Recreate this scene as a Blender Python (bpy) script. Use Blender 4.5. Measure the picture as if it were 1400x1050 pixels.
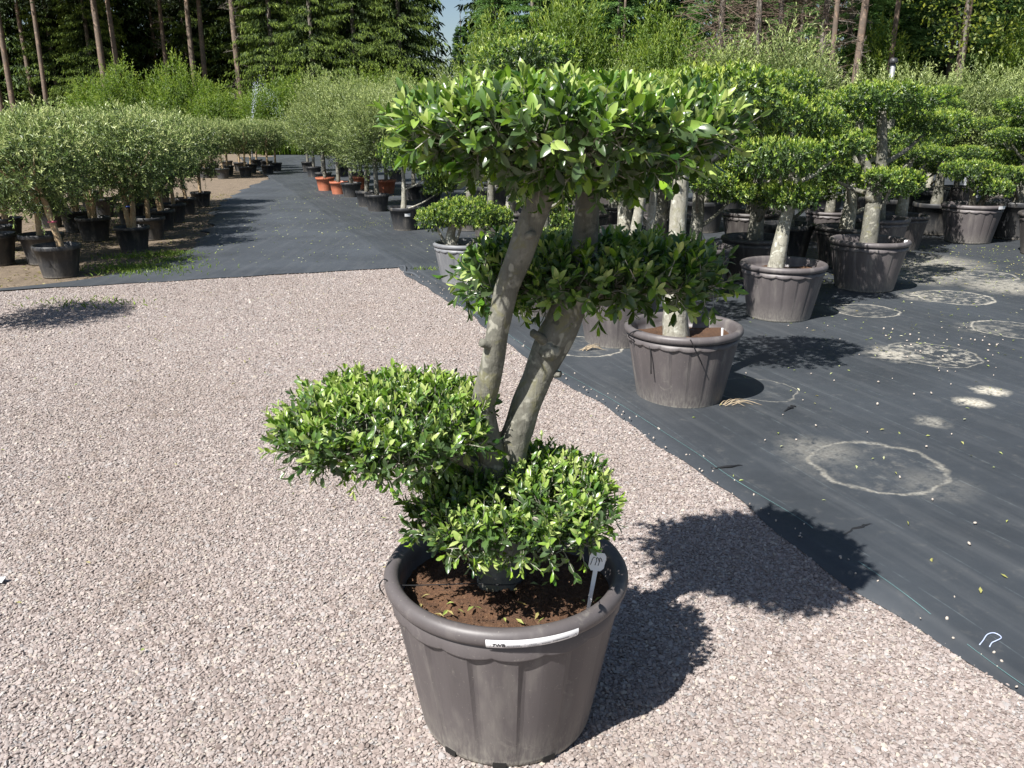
import bpy, bmesh, math, random
import numpy as np
from mathutils import Vector, Matrix, Euler

# ------------------------------------------------------------------ camera, sky, sun, exposure
SC = bpy.context.scene
for o in list(bpy.data.objects):
    bpy.data.objects.remove(o, do_unlink=True)
COL = SC.collection
cam = bpy.data.cameras.new('camera')
cam.sensor_width = 36.0
cam.lens = 29.1
cam.clip_start = 0.05
cam.clip_end = 2000
camo = bpy.data.objects.new('camera', cam)
COL.objects.link(camo)
camo.location = (0, 0, 1.62)
camo.rotation_euler = (math.radians(90 - 17.65), 0, 0)
SC.camera = camo

SUN_EL = 51.3
SUN_DIR = (0.673, 0.739)              # where shadows fall on the ground
world = bpy.data.worlds.new('World')
SC.world = world
world.use_nodes = True
wn = world.node_tree.nodes
wl = world.node_tree.links
wn.clear()
sky = wn.new('ShaderNodeTexSky')
sky.sky_type = 'NISHITA'
sky.sun_disc = False
sky.sun_elevation = math.radians(SUN_EL)
sky.sun_rotation = math.atan2(-SUN_DIR[0], -SUN_DIR[1])
sky.air_density = 1.0
sky.dust_density = 0.7
sky.ozone_density = 1.0
bgn = wn.new('ShaderNodeBackground')
bgn.inputs['Strength'].default_value = 0.050
wo = wn.new('ShaderNodeOutputWorld')
wl.new(sky.outputs[0], bgn.inputs[0])
wl.new(bgn.outputs[0], wo.inputs[0])

sun = bpy.data.lights.new('sun', 'SUN')
sun.energy = 5.0
sun.angle = math.radians(0.53)
sun.color = (1.0, 0.968, 0.925)
suno = bpy.data.objects.new('sun', sun)
COL.objects.link(suno)
ce, se = math.cos(math.radians(SUN_EL)), math.sin(math.radians(SUN_EL))
_l = math.hypot(*SUN_DIR)
suno.rotation_euler = Vector((SUN_DIR[0] / _l * ce, SUN_DIR[1] / _l * ce, -se)).to_track_quat('-Z', 'Y').to_euler()
suno.location = (-20, -20, 30)

SC.view_settings.view_transform = 'Standard'
SC.view_settings.look = 'None'
SC.view_settings.gamma = 1.0
SC.view_settings.use_curve_mapping = False
SC.view_settings.exposure = 1.0
SC.render.engine = 'CYCLES'
SC.cycles.max_bounces = 5
SC.cycles.diffuse_bounces = 3
SC.cycles.glossy_bounces = 2
SC.cycles.transmission_bounces = 3
SC.cycles.transparent_max_bounces = 4

# ------------------------------------------------------------------ helpers
def tag(o, label=None, cat=None, group=None, kind=None):
    if label: o['label'] = label
    if cat: o['category'] = cat
    if group: o['group'] = group
    if kind: o['kind'] = kind
    return o

def link(name, me, mat=None, parent=None, loc=(0, 0, 0), rot=(0, 0, 0), scale=(1, 1, 1)):
    o = bpy.data.objects.new(name, me)
    COL.objects.link(o)
    if mat is not None and not me.materials:
        me.materials.append(mat)
    o.parent = parent
    o.location = loc; o.rotation_euler = rot; o.scale = scale
    return o

def empty(name, loc=(0, 0, 0), rz=0, label=None, cat=None, group=None):
    o = bpy.data.objects.new(name, None)
    COL.objects.link(o)
    o.location = loc; o.rotation_euler = (0, 0, rz)
    o.empty_display_size = 0.1
    return tag(o, label, cat, group)

def mesh(name, V, Fs, smooth=False, tone=None):
    """V (n,3) array, Fs: list of (m,k) int arrays or python lists of faces."""
    me = bpy.data.meshes.new(name)
    V = np.asarray(V, dtype=np.float32)
    if isinstance(Fs, np.ndarray): Fs = [Fs]
    loops, starts, totals = [], [], []
    off = 0
    if len(Fs) and isinstance(Fs[0], np.ndarray):
        for A in Fs:
            if len(A) == 0: continue
            m, k = A.shape
            loops.append(A.reshape(-1)); starts.append(off + np.arange(m) * k); totals.append(np.full(m, k)); off += m * k
        loops = np.concatenate(loops); starts = np.concatenate(starts); totals = np.concatenate(totals)
        me.vertices.add(len(V)); me.vertices.foreach_set('co', V.reshape(-1))
        me.loops.add(len(loops)); me.loops.foreach_set('vertex_index', loops.astype(np.int32))
        me.polygons.add(len(starts)); me.polygons.foreach_set('loop_start', starts.astype(np.int32))
        try: me.polygons.foreach_set('loop_total', totals.astype(np.int32))
        except Exception: pass
        me.update(calc_edges=True)
    else:
        me.from_pydata(V.tolist(), [], Fs); me.update()
    me.polygons.foreach_set('use_smooth', np.full(len(me.polygons), bool(smooth)))
    if tone is not None:
        a = me.attributes.new('tone', 'FLOAT', 'POINT')
        a.data.foreach_set('value', np.asarray(tone, dtype=np.float32))
    return me

def nrm(A):
    return A / np.maximum(np.linalg.norm(A, axis=-1, keepdims=True), 1e-9)

def rand_dirs(rng, n):
    return nrm(rng.normal(size=(n, 3)))

class Soup:
    """collects vertices and faces of many small pieces"""
    def __init__(s): s.V = []; s.F = {}; s.T = []; s.n = 0
    def add(s, V, F, tone=None):
        V = np.asarray(V, float)
        for A in ([F] if isinstance(F, np.ndarray) else F):
            A = np.asarray(A)
            if len(A) == 0: continue
            s.F.setdefault(A.shape[1], []).append(A + s.n)
        s.V.append(V); s.T.append(np.full(len(V), 0.5) if tone is None else np.broadcast_to(tone, (len(V),)))
        s.n += len(V); return s
    def mesh(s, name, smooth=False):
        return mesh(name, np.concatenate(s.V), [np.concatenate(v) for v in s.F.values()], smooth, np.concatenate(s.T))

def smooth_path(P, R, sub=6):
    P = np.asarray(P, float); R = np.asarray(R, float)
    Q = np.vstack([2 * P[0] - P[1], P, 2 * P[-1] - P[-2]])
    out, rr = [], []
    for i in range(len(P) - 1):
        p0, p1, p2, p3 = Q[i:i + 4]
        for k in range(sub):
            t = k / sub
            out.append(0.5 * ((2 * p1) + (-p0 + p2) * t + (2 * p0 - 5 * p1 + 4 * p2 - p3) * t * t + (-p0 + 3 * p1 - 3 * p2 + p3) * t ** 3))
            rr.append(R[i] * (1 - t) + R[i + 1] * t)
    out.append(P[-1]); rr.append(R[-1])
    return np.array(out), np.array(rr)

def tube(P, R, seg=8, sub=5, bump=0.0, seed=0, cap=True):
    """tapered tube along a smoothed path -> (V, [quads, tris])"""
    P, R = smooth_path(P, R, sub) if sub > 1 else (np.asarray(P, float), np.asarray(R, float))
    n = len(P)
    T = nrm(np.gradient(P, axis=0))
    ref = np.array([0.0, 0, 1]) if abs(T[0, 2]) < 0.9 else np.array([1.0, 0, 0])
    rng = np.random.default_rng(seed)
    ph = rng.uniform(0, 6.28, 8)
    V = np.zeros((n, seg, 3))
    a = np.arange(seg) / seg * 2 * np.pi
    nx = None
    s = np.concatenate([[0], np.cumsum(np.linalg.norm(np.diff(P, axis=0), axis=1))])
    for i in range(n):
        if nx is None: nx = nrm(np.cross(T[i], ref))
        nx = nrm(nx - T[i] * np.dot(nx, T[i])); ny = np.cross(T[i], nx)
        r = R[i] * np.ones(seg)
        if bump:
            rl = s[i] / max(R.mean(), 1e-4)
            r = r * (1 + bump * (np.sin(2 * a + rl * .5 + ph[0]) * .5 + np.sin(3 * a - rl * .9 + ph[1]) * .4 + np.sin(a + rl * 1.7 + ph[2]) * .4 + np.sin(5 * a + rl * 2.3 + ph[3]) * .25))
        V[i] = P[i] + np.outer(np.cos(a) * r, nx) + np.outer(np.sin(a) * r, ny)
    i, j = np.meshgrid(np.arange(n - 1), np.arange(seg), indexing='ij')
    j2 = (j + 1) % seg
    Q = np.stack([i * seg + j, i * seg + j2, (i + 1) * seg + j2, (i + 1) * seg + j], -1).reshape(-1, 4)
    V = V.reshape(-1, 3); F = [Q]
    if cap:
        V = np.vstack([V, P[:1], P[-1:]])
        k = np.arange(seg); k2 = (k + 1) % seg
        F.append(np.vstack([np.stack([k2, k, np.full(seg, n * seg)], -1),
                            np.stack([(n - 1) * seg + k, (n - 1) * seg + k2, np.full(seg, n * seg + 1)], -1)]))
    return V, F

def needles(A, B, w, seed=0):
    """thin three-sided sticks from A to B (n,3)"""
    n = len(A); rng = np.random.default_rng(seed)
    D = nrm(B - A); S = nrm(np.cross(D, rand_dirs(rng, n))); U = np.cross(D, S)
    w = np.broadcast_to(w, (n,))[:, None]
    V = np.zeros((n, 6, 3))
    for k in range(3):
        c, s = math.cos(k * 2.094), math.sin(k * 2.094)
        V[:, k] = A + (S * c + U * s) * w; V[:, 3 + k] = B + (S * c + U * s) * w * .5
    q = np.array([[0, 1, 4, 3], [1, 2, 5, 4], [2, 0, 3, 5]])
    F = (np.arange(n)[:, None, None] * 6 + q[None]).reshape(-1, 4)
    return V.reshape(-1, 3), F

# leaf templates: (along, across, lift)
LEAF_HI = (np.array([[0, 0, 0], [.26, 0, -.012], [.62, 0, -.02], [.88, 0, -.06], [1, 0, -.10], [.24, .34, .05], [.24, -.34, .05], [.60, .48, .05], [.60, -.48, .05], [.87, .27, -.01], [.87, -.27, -.01]]),
           [np.array([[1, 5, 7, 2], [6, 1, 2, 8], [2, 7, 9, 3], [8, 2, 3, 10]]), np.array([[0, 5, 1], [0, 1, 6], [3, 9, 4], [10, 3, 4]])])
LEAF_LO = (np.array([[0, 0, 0], [.5, .5, .08], [1, 0, -.06], [.5, -.5, .08]]), [np.array([[0, 1, 2], [0, 2, 3]])])

def leaf_frames(P, A, N):
    A = nrm(A); S = nrm(np.cross(N, A)); N = np.cross(A, S)
    return A, S, N

def leaves(P, A, N, L, W, tone, tmpl):
    A, S, N = leaf_frames(P, A, N)
    T, Fs = tmpl
    k = len(T); n = len(P)
    L = np.broadcast_to(L, (n,)); W = np.broadcast_to(W, (n,))
    bend = np.random.default_rng(n).normal(-.06, .16, n)
    N = N * 1.0
    V = (N[:, None, :] * (T[None, :, 0:1] ** 2 * (L * bend)[:, None, None])) + P[:, None, :] + (T[None, :, 0:1] * L[:, None, None]) * A[:, None, :] + (T[None, :, 1:2] * W[:, None, None]) * S[:, None, :] \
        + (T[None, :, 2:3] * L[:, None, None]) * N[:, None, :]
    F = [(np.arange(n)[:, None, None] * k + f[None]).reshape(-1, f.shape[1]) for f in Fs]
    return V.reshape(-1, 3), F, np.repeat(tone, k)

def lumps(rng, D, amp, freq=3.0, n=5):
    s = np.zeros(len(D))
    for _ in range(n):
        k = rng.normal(size=3) * freq
        s += np.sin(D @ k + rng.uniform(0, 6.28))
    return amp * s / n * 1.6

def shoot_points(rng, n, R, up=.45, jit=.45, lump=.12, p=2.4, shell=(.7, .97), below=.3, length=(.05, .09)):
    rx, ry, rt, rb = R
    D = rand_dirs(rng, n * 4)
    keep = rng.random(len(D)) < np.where(D[:, 2] > -.05, 1, np.where(D[:, 2] > -.5, .5 + below * .5, below))
    D = D[keep][:n]
    sc = (np.abs(D) ** p).sum(1) ** (-1 / p) * (1 + lumps(rng, D, lump))
    rz = np.where(D[:, 2] > 0, rt, rb)
    S = D * sc[:, None] * np.stack([np.full(len(D), rx), np.full(len(D), ry), rz], -1)
    Nn = nrm(D / np.stack([np.full(len(D), rx), np.full(len(D), ry), rz], -1))
    B = S * rng.uniform(shell[0], shell[1], (len(D), 1))
    X = nrm(Nn * .75 + np.array([0, 0, up]) + rng.normal(size=D.shape) * jit)
    Ls = rng.uniform(length[0], length[1], len(D))
    return B, X, Ls, D

def shoot_leaves(rng, B, X, Ls, D, pairs, L, W, tipspread=22, basespread=62, newg=.75):
    """opposite leaves along every shoot"""
    n = len(B)
    S0 = nrm(np.cross(X, rand_dirs(rng, n))); U0 = np.cross(X, S0)
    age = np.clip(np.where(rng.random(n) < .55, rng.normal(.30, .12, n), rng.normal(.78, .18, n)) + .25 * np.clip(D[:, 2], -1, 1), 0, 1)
    Ps, As, Ns, Lw, Tn = [], [], [], [], []
    for j in range(pairs):
        t = (j + .5) / pairs
        ang = j * math.pi / 2 + rng.normal(0, .3, n)
        R = S0 * np.cos(ang)[:, None] + U0 * np.sin(ang)[:, None]
        for sgn in (1, -1):
            keep = rng.random(n) < (.55 + .45 * t)
            ph = np.radians(basespread * (1 - t) + tipspread * t + rng.normal(0, 12, n))[:, None]
            Rr = nrm(R * sgn + rng.normal(size=R.shape) * .22)
            A = X * np.cos(ph) + Rr * np.sin(ph)
            Nn = X * np.sin(ph) - Rr * np.cos(ph) + rng.normal(size=R.shape) * .25
            P = B + X * (Ls * t)[:, None]
            ll = L * rng.uniform(.7, 1.2, n) * (1 - .25 * (t > .85))
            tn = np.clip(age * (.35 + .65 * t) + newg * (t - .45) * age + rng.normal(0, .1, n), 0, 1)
            Ps.append(P[keep]); As.append(A[keep]); Ns.append(Nn[keep]); Lw.append(ll[keep]); Tn.append(tn[keep])
    P, A, N, l, t = map(np.concatenate, (Ps, As, Ns, Lw, Tn))
    return P, A, N, l, l * (W / L) * rng.uniform(.8, 1.2, len(l)), t

def fill_leaves(rng, n, R, L, W):
    rx, ry, rt, rb = R
    D = rand_dirs(rng, n) * rng.uniform(.2, .85, (n, 1))
    P = D * np.stack([np.full(n, rx), np.full(n, ry), np.where(D[:, 2] > 0, rt, rb)], -1)
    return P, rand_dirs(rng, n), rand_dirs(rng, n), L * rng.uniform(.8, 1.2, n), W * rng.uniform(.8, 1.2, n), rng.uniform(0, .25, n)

def cat(*sets):
    return [np.concatenate([np.atleast_1d(s[i]) for s in sets]) for i in range(6)]

def pad_mesh(name, seed, R, shoots, pairs, L, W, tmpl=LEAF_LO, fill=300, twigs=True, smooth=False, **kw):
    rng = np.random.default_rng(seed)
    B, X, Ls, D = shoot_points(rng, shoots, R, **kw)
    data = cat(shoot_leaves(rng, B, X, Ls, D, pairs, L, W), fill_leaves(rng, fill, R, L, W))
    V, F, t = leaves(*data, tmpl)
    S = Soup().add(V, F, t)
    me = S.mesh(name, smooth)
    return me, (B, X, Ls, D, data)

# ------------------------------------------------------------------ materials
class Mat:
    def __init__(s, name):
        s.m = bpy.data.materials.new(name); s.m.use_nodes = True
        s.nt = s.m.node_tree; s.nt.nodes.clear()
        s.out = s.n('ShaderNodeOutputMaterial')
    def n(s, t, props=None, **inp):
        nd = s.nt.nodes.new(t)
        for k, v in (props or {}).items(): setattr(nd, k, v)
        for k, v in inp.items():
            key = k.replace('_', ' ')
            sock = nd.inputs[int(k[1:])] if k[0] == 'i' and k[1:].isdigit() else nd.inputs[key]
            s.set(sock, v)
        return nd
    def set(s, sock, v):
        if isinstance(v, bpy.types.NodeSocket): s.nt.links.new(v, sock)
        elif isinstance(v, bpy.types.Node): s.nt.links.new(v.outputs[0], sock)
        else:
            if isinstance(v, tuple) and len(v) == 3 and sock.type == 'RGBA': v = (*v, 1)
            sock.default_value = v
    def math(s, op, a, b=0.0, c=None, clamp=False):
        nd = s.n('ShaderNodeMath', {'operation': op, 'use_clamp': clamp}); s.set(nd.inputs[0], a); s.set(nd.inputs[1], b)
        if c is not None: s.set(nd.inputs[2], c)
        return nd.outputs[0]
    def mix(s, f, a, b, mode='MIX'):
        nd = s.n('ShaderNodeMix', {'data_type': 'RGBA', 'blend_type': mode})
        s.set(nd.inputs[0], f); s.set(nd.inputs[6], a); s.set(nd.inputs[7], b)
        return nd.outputs[2]
    def noise(s, scale, detail=3, rough=.55, vec=None, dist=0.0):
        nd = s.n('ShaderNodeTexNoise', Scale=scale, Detail=detail, Roughness=rough, Distortion=dist)
        if vec is not None: s.set(nd.inputs['Vector'], vec)
        return nd
    def ramp(s, f, stops, interp='LINEAR'):
        nd = s.n('ShaderNodeValToRGB'); s.set(nd.inputs[0], f)
        cr = nd.color_ramp; cr.interpolation = interp
        while len(cr.elements) > 1: cr.elements.remove(cr.elements[-1])
        for i, (p, c) in enumerate(stops):
            e = cr.elements[0] if i == 0 else cr.elements.new(p)
            e.position = p; e.color = (*c, 1) if len(c) == 3 else c
        return nd.outputs[0]
    def maprange(s, v, a, b, c=0.0, d=1.0, smooth=False):
        nd = s.n('ShaderNodeMapRange', {'interpolation_type': 'SMOOTHSTEP' if smooth else 'LINEAR', 'clamp': True})
        for i, q in enumerate((v, a, b, c, d)): s.set(nd.inputs[i], q)
        return nd.outputs[0]
    def coord(s, which='Object'):
        return s.n('ShaderNodeTexCoord').outputs[which]
    def bump(s, h, strength=.4, dist=.01):
        return s.n('ShaderNodeBump', Strength=strength, Distance=dist, Height=h).outputs[0]
    def principled(s, **kw):
        b = s.n('ShaderNodeBsdfPrincipled')
        for k, v in kw.items(): s.set(b.inputs[k.replace('_', ' ')], v)
        return b
    def done(s, sh):
        s.nt.links.new(sh.outputs[0], s.out.inputs['Surface']); return s.m

def leaf_mat(name, stops, rough=.38, spec=.5, trans=.28, back=.35, backcol=(.16, .22, .10), transcol=None):
    M = Mat(name)
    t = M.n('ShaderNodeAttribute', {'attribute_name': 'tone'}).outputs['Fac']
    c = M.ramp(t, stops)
    g = M.n('ShaderNodeNewGeometry')
    c2 = M.mix(M.math('MULTIPLY', g.outputs['Backfacing'], back), c, backcol)
    p = M.principled(Base_Color=c2, Roughness=rough)
    p.inputs['Specular IOR Level'].default_value = spec
    tr = M.n('ShaderNodeBsdfTranslucent')
    M.set(tr.inputs['Color'], M.mix(.55, c, transcol or (.26, .46, .04)))
    mx = M.n('ShaderNodeMixShader'); mx.inputs[0].default_value = trans
    M.nt.links.new(p.outputs[0], mx.inputs[1]); M.nt.links.new(tr.outputs[0], mx.inputs[2])
    return M.done(mx)

MT = {}
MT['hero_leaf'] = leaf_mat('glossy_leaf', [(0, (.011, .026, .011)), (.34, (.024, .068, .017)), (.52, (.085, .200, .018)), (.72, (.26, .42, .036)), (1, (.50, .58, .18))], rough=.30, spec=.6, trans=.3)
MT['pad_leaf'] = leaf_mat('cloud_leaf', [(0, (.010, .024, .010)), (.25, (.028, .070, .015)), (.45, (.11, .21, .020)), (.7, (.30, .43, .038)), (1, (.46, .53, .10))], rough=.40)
MT['olive_leaf'] = leaf_mat('olive_leaf', [(0, (.018, .038, .010)), (.24, (.080, .145, .030)), (.48, (.24, .33, .085)), (1, (.55, .60, .25))], rough=.42, trans=.25, back=.25, backcol=(.26, .30, .17), transcol=(.25, .30, .09))
MT['silver_leaf'] = leaf_mat('silver_leaf', [(0, (.040, .072, .020)), (.33, (.14, .205, .052)), (1, (.47, .54, .20))], rough=.45, trans=.25, back=.25, backcol=(.28, .32, .17), transcol=(.32, .38, .09))
MT['shrub_leaf'] = leaf_mat('shrub_leaf', [(0, (.045, .085, .010)), (.5, (.15, .23, .022)), (1, (.34, .42, .055))], rough=.55, trans=.35)
MT['spruce'] = leaf_mat('spruce_needles', [(0, (.006, .014, .006)), (.4, (.030, .058, .012)), (1, (.20, .27, .035))], rough=.6, spec=.3, trans=.1, back=.1)  # pale yellow-green end paints sunlight onto the bough tips
MT['larch'] = leaf_mat('larch_needles', [(0, (.022, .056, .024)), (.4, (.095, .195, .065)), (1, (.26, .42, .13))], rough=.6, spec=.3, trans=.2, back=.1)
MT['pine'] = leaf_mat('pine_needles', [(0, (.008, .016, .009)), (1, (.045, .065, .030))], rough=.6, spec=.3, trans=.1, back=.1)
MT['yellow_leaf'] = leaf_mat('maple_leaf', [(0, (.06, .09, .01)), (1, (.30, .32, .03))], rough=.5, trans=.4)
MT['grass'] = leaf_mat('grass_blade', [(0, (.06, .11, .015)), (1, (.24, .33, .04))], rough=.5, trans=.3)
MT['dry'] = leaf_mat('dry_leaf', [(0, (.16, .09, .03)), (.4, (.36, .27, .09)), (.7, (.30, .38, .06)), (1, (.6, .55, .42))], rough=.6, trans=.1)

def bark_mat(name, a, b, lichen=(.20, .19, .06), scale=1.0, li=.55):
    M = Mat(name); co = M.coord()
    n1 = M.noise(9 * scale, 5, .6, co); n2 = M.noise(38 * scale, 4, .65, co); n3 = M.noise(16 * scale, 3, .6, co, 1.0)
    st = M.n('ShaderNodeMapping'); M.set(st.inputs[0], co); st.inputs['Scale'].default_value = (60 * scale, 60 * scale, 13 * scale)
    n4 = M.noise(1.0, 4, .6, st.outputs[0])
    c = M.mix(M.maprange(n1.outputs[0], .35, .68), a, b)
    c = M.mix(M.maprange(n2.outputs[0], .52, .72, 0, .6), c, tuple(min(.5, x * 1.7) for x in b))
    c = M.mix(M.maprange(n3.outputs[0], .56, .66, 0, li), c, lichen)
    n5 = M.noise(24 * scale, 2, .5, co, .6)
    c = M.mix(M.maprange(n5.outputs[0], .60, .66, 0, .7), c, tuple(min(.55, x * 1.9) for x in b))
    c = M.mix(M.maprange(n5.outputs[0], .36, .30, 0, .6), c, tuple(x * .45 for x in a))
    c = M.mix(M.maprange(n4.outputs[0], .56, .72, 0, .55), c, (.07, .06, .045))
    h = M.math('ADD', M.math('MULTIPLY', n2.outputs[0], .6), M.math('MULTIPLY', n4.outputs[0], -.8))
    return M.done(M.principled(Base_Color=c, Roughness=.85, Normal=M.bump(h, .8, .006)))
MT['bark'] = bark_mat('grey_bark', (.105, .102, .082), (.185, .178, .148), lichen=(.17, .16, .075), li=.6)
MT['bark_pale'] = bark_mat('pale_bark', (.21, .20, .16), (.32, .305, .25), lichen=(.20, .19, .10), li=.4)
MT['bark_tan'] = bark_mat('tan_bark', (.30, .20, .11), (.42, .30, .18), li=.15)
MT['bark_pine'] = bark_mat('pine_bark', (.105, .083, .066), (.165, .118, .085), lichen=(.20, .115, .06), scale=.2, li=.4)
MT['bark_grey'] = bark_mat('conifer_bark', (.11, .095, .08), (.18, .155, .13), scale=.2, li=.2)

def plain(name, col, rough=.6, nscale=20, var=.25, bump=0, metallic=0):
    M = Mat(name); co = M.coord()
    n = M.noise(nscale, 4, .6, co)
    lo = tuple(x * (1 - var) for x in col); hi = tuple(min(1, x * (1 + var)) for x in col)
    kw = dict(Base_Color=M.mix(M.maprange(n.outputs[0], .3, .7), lo, hi), Roughness=rough, Metallic=metallic)
    if bump: kw['Normal'] = M.bump(n.outputs[0], bump, .01)
    return M.done(M.principled(**kw))

def pot_mat(name, col, dust=(.30, .28, .26), rough=.48, dustamt=.5, streak=.6):
    M = Mat(name); co = M.coord()
    sx = M.n('ShaderNodeSeparateXYZ'); M.set(sx.inputs[0], co)
    mp = M.n('ShaderNodeMapping'); M.set(mp.inputs[0], co); mp.inputs['Scale'].default_value = (14, 14, 2.2)
    oi = M.n('ShaderNodeObjectInfo')
    off = M.n('ShaderNodeVectorMath', {'operation': 'SCALE'}); M.set(off.inputs[0], (7.0, 3.0, 11.0)); M.set(off.inputs['Scale'], oi.outputs['Random'])
    mp2 = M.n('ShaderNodeVectorMath', {'operation': 'ADD'}); M.set(mp2.inputs[0], mp.outputs[0]); M.set(mp2.inputs[1], off.outputs[0])
    n1 = M.noise(1.0, 5, .6, mp2.outputs[0]); n2 = M.noise(9, 5, .65, mp2.outputs[0]); n3 = M.noise(150, 2, .5, co)
    v = M.math('MULTIPLY_ADD', oi.outputs['Random'], .3, .85)
    c = M.mix(M.maprange(n1.outputs[0], .30, .72), tuple(x * .88 for x in col), tuple(min(1, x * 1.15) for x in col))
    c = M.mix(1.0, c, M.n('ShaderNodeCombineColor', i0=v, i1=v, i2=v).outputs[0], 'MULTIPLY')
    low = M.maprange(sx.outputs[2], .0, .17, 1, 0, True)
    d1 = M.math('MULTIPLY', M.math('MULTIPLY', low, M.maprange(n2.outputs[0], .35, .7)), dustamt)
    bot = M.math('MULTIPLY', M.maprange(sx.outputs[2], .008, .035, 1, 0), M.maprange(n2.outputs[0], .35, .55, 0, .85))
    d2 = M.math('MULTIPLY', M.maprange(n1.outputs[0], .52, .75), streak * .42)
    f = M.math('MAXIMUM', M.math('MAXIMUM', d1, bot), d2)
    c = M.mix(f, c, dust)
    c = M.mix(M.maprange(n3.outputs[0], .68, .76, 0, .4), c, dust)
    n6 = M.noise(11, 5, .7, co, 1.5)
    c = M.mix(M.maprange(n6.outputs[0], .62, .70, 0, .22), c, dust)
    c = M.mix(M.maprange(n6.outputs[0], .36, .28, 0, .3), c, tuple(x * .5 for x in col))
    r = M.math('MULTIPLY_ADD', f, .35, rough)
    return M.done(M.principled(Base_Color=c, Roughness=r, Normal=M.bump(n3.outputs[0], .08, .002)))
MT['pot_taupe'] = pot_mat('taupe_plastic', (.094, .083, .083), dust=(.34, .32, .27))
MT['pot_dark'] = pot_mat('dark_taupe_plastic', (.058, .051, .049), dust=(.30, .28, .24))
MT['pot_black'] = pot_mat('black_plastic', (.026, .027, .030), dust=(.20, .18, .15), dustamt=.4, streak=1.4)
MT['pot_grey_lit'] = pot_mat('sunlit_grey_plastic', (.16, .165, .175), dust=(.36, .35, .33), dustamt=.7)  # grey pot lightened in colour to carry the sunlight on it
MT['pot_terra'] = pot_mat('terracotta_plastic', (.36, .115, .06), dust=(.42, .22, .15), dustamt=.4)

def soil_mat(name, a, b, c3, bs=.9):
    M = Mat(name); co = M.coord()
    n1 = M.noise(28, 6, .7, co); n2 = M.noise(110, 5, .7, co); n3 = M.noise(5, 3, .6, co)
    c = M.mix(M.maprange(n1.outputs[0], .35, .65), a, b)
    c = M.mix(M.maprange(n2.outputs[0], .58, .72), c, c3)
    c = M.mix(M.maprange(n3.outputs[0], .4, .7, 0, .5), c, tuple(x * .55 for x in a))
    h = M.math('ADD', n1.outputs[0], M.math('MULTIPLY', n2.outputs[0], .5))
    return M.done(M.principled(Base_Color=c, Roughness=.95, Normal=M.bump(h, 1.0, .02)))
MT['soil'] = soil_mat('peat_soil', (.095, .045, .022), (.165, .085, .042), (.24, .15, .085))
MT['ground'] = soil_mat('needle_ground', (.14, .105, .07), (.22, .17, .12), (.33, .27, .20))
MT['white'] = plain('white_plastic', (.78, .79, .80), .45, 30, .04)
MT['paper'] = plain('white_label', (.80, .80, .80), .5, 30, .03)
MT['ink'] = plain('black_ink', (.02, .02, .025), .6, 30, .1)
MT['greyink'] = plain('grey_ink', (.16, .16, .18), .6, 30, .1)
MT['wire'] = plain('black_wire', (.015, .015, .016), .4, 30, .1)
MT['blue'] = plain('blue_tie', (.06, .12, .45), .5)
MT['pink'] = plain('pink_tie', (.55, .12, .2), .5)
MT['concrete'] = plain('grey_planter', (.36, .37, .39), .75, 8, .15, .2)
MT['metal'] = plain('galvanised_pipe', (.42, .43, .44), .4, 30, .1, 0, .6)
MT['cyan'] = plain('pale_cyan_thread', (.12, .22, .22), .5, 3, .5)
MT['twine'] = plain('pale_blue_twine', (.42, .48, .64), .5, 40, .08)
MT['root'] = plain('straw', (.34, .27, .18), .8, 40, .25)
MT['hole_shade'] = plain('drain_hole_shade', (.008, .007, .006), .9)

# ------------------------------------------------------------------ ground, gravel, fabric
AL = math.radians(20.6)
UX, UY = math.cos(AL), math.sin(AL)
C0 = (-1.33, 9.57)
def to_local(x, y):
    dx, dy = x - C0[0], y - C0[1]
    return dx * UX + dy * UY, -dx * UY + dy * UX
def to_world(u, v):
    return C0[0] + u * UX - v * UY, C0[1] + u * UY + v * UX

g = mesh('ground', [(-900, -300, -.02), (900, -300, -.02), (900, 1500, -.02), (-900, 1500, -.02)], [(0, 1, 2, 3)])
tag(link('ground', g, MT['ground']), 'brown needle-covered soil around the nursery', 'ground', kind='structure')

# gravel bed sheet (under the stones)
M = Mat('gravel_bed'); co = M.coord()
vo = M.n('ShaderNodeTexVoronoi', {'feature': 'F1'}, Scale=78.0); M.set(vo.inputs['Vector'], co)
sp = M.n('ShaderNodeSeparateColor'); M.set(sp.inputs[0], vo.outputs['Color'])
nb = M.noise(1.1, 4, .6, co); nb2 = M.noise(320, 2, .6, co)
GST = [(0, (.17, .13, .115)), (.10, (.225, .183, .165)), (.45, (.285, .240, .220)), (.75, (.325, .282, .260)), (.88, (.28, .268, .262)), (.96, (.38, .33, .27)), (1, (.46, .42, .385))]
c = M.ramp(sp.outputs[0], GST)
c = M.mix(M.maprange(vo.outputs['Distance'], .6, 1.0), c, (.17, .13, .11))
c = M.mix(M.maprange(nb.outputs[0], .5, .75, 0, .3), c, (.30, .23, .19))
h = M.math('SUBTRACT', 1.0, vo.outputs['Distance'])
MT['gravel_bed'] = M.done(M.principled(Base_Color=c, Roughness=.85, Normal=M.bump(h, .9, .012)))
_gp = [to_world(-2.75, -.02)] + [to_world(u, -.02 + .03 * math.sin(u * 5)) for u in (-2, -1, 0)] + [to_world(.12, -.02), to_world(.12, -14)] + [(-14, -4), (-14, 4.5), (-7.5, 7.3), (-5.6, 8.0), (-4.6, 8.35)]
gv = [(x, y, -.002) for x, y in _gp]
tag(link('gravel_yard', mesh('gravel_yard', gv, [tuple(range(len(gv)))[::-1]]), MT['gravel_bed']), 'pinkish grey gravel yard in front of the nursery blocks', 'gravel yard', kind='structure')

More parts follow.
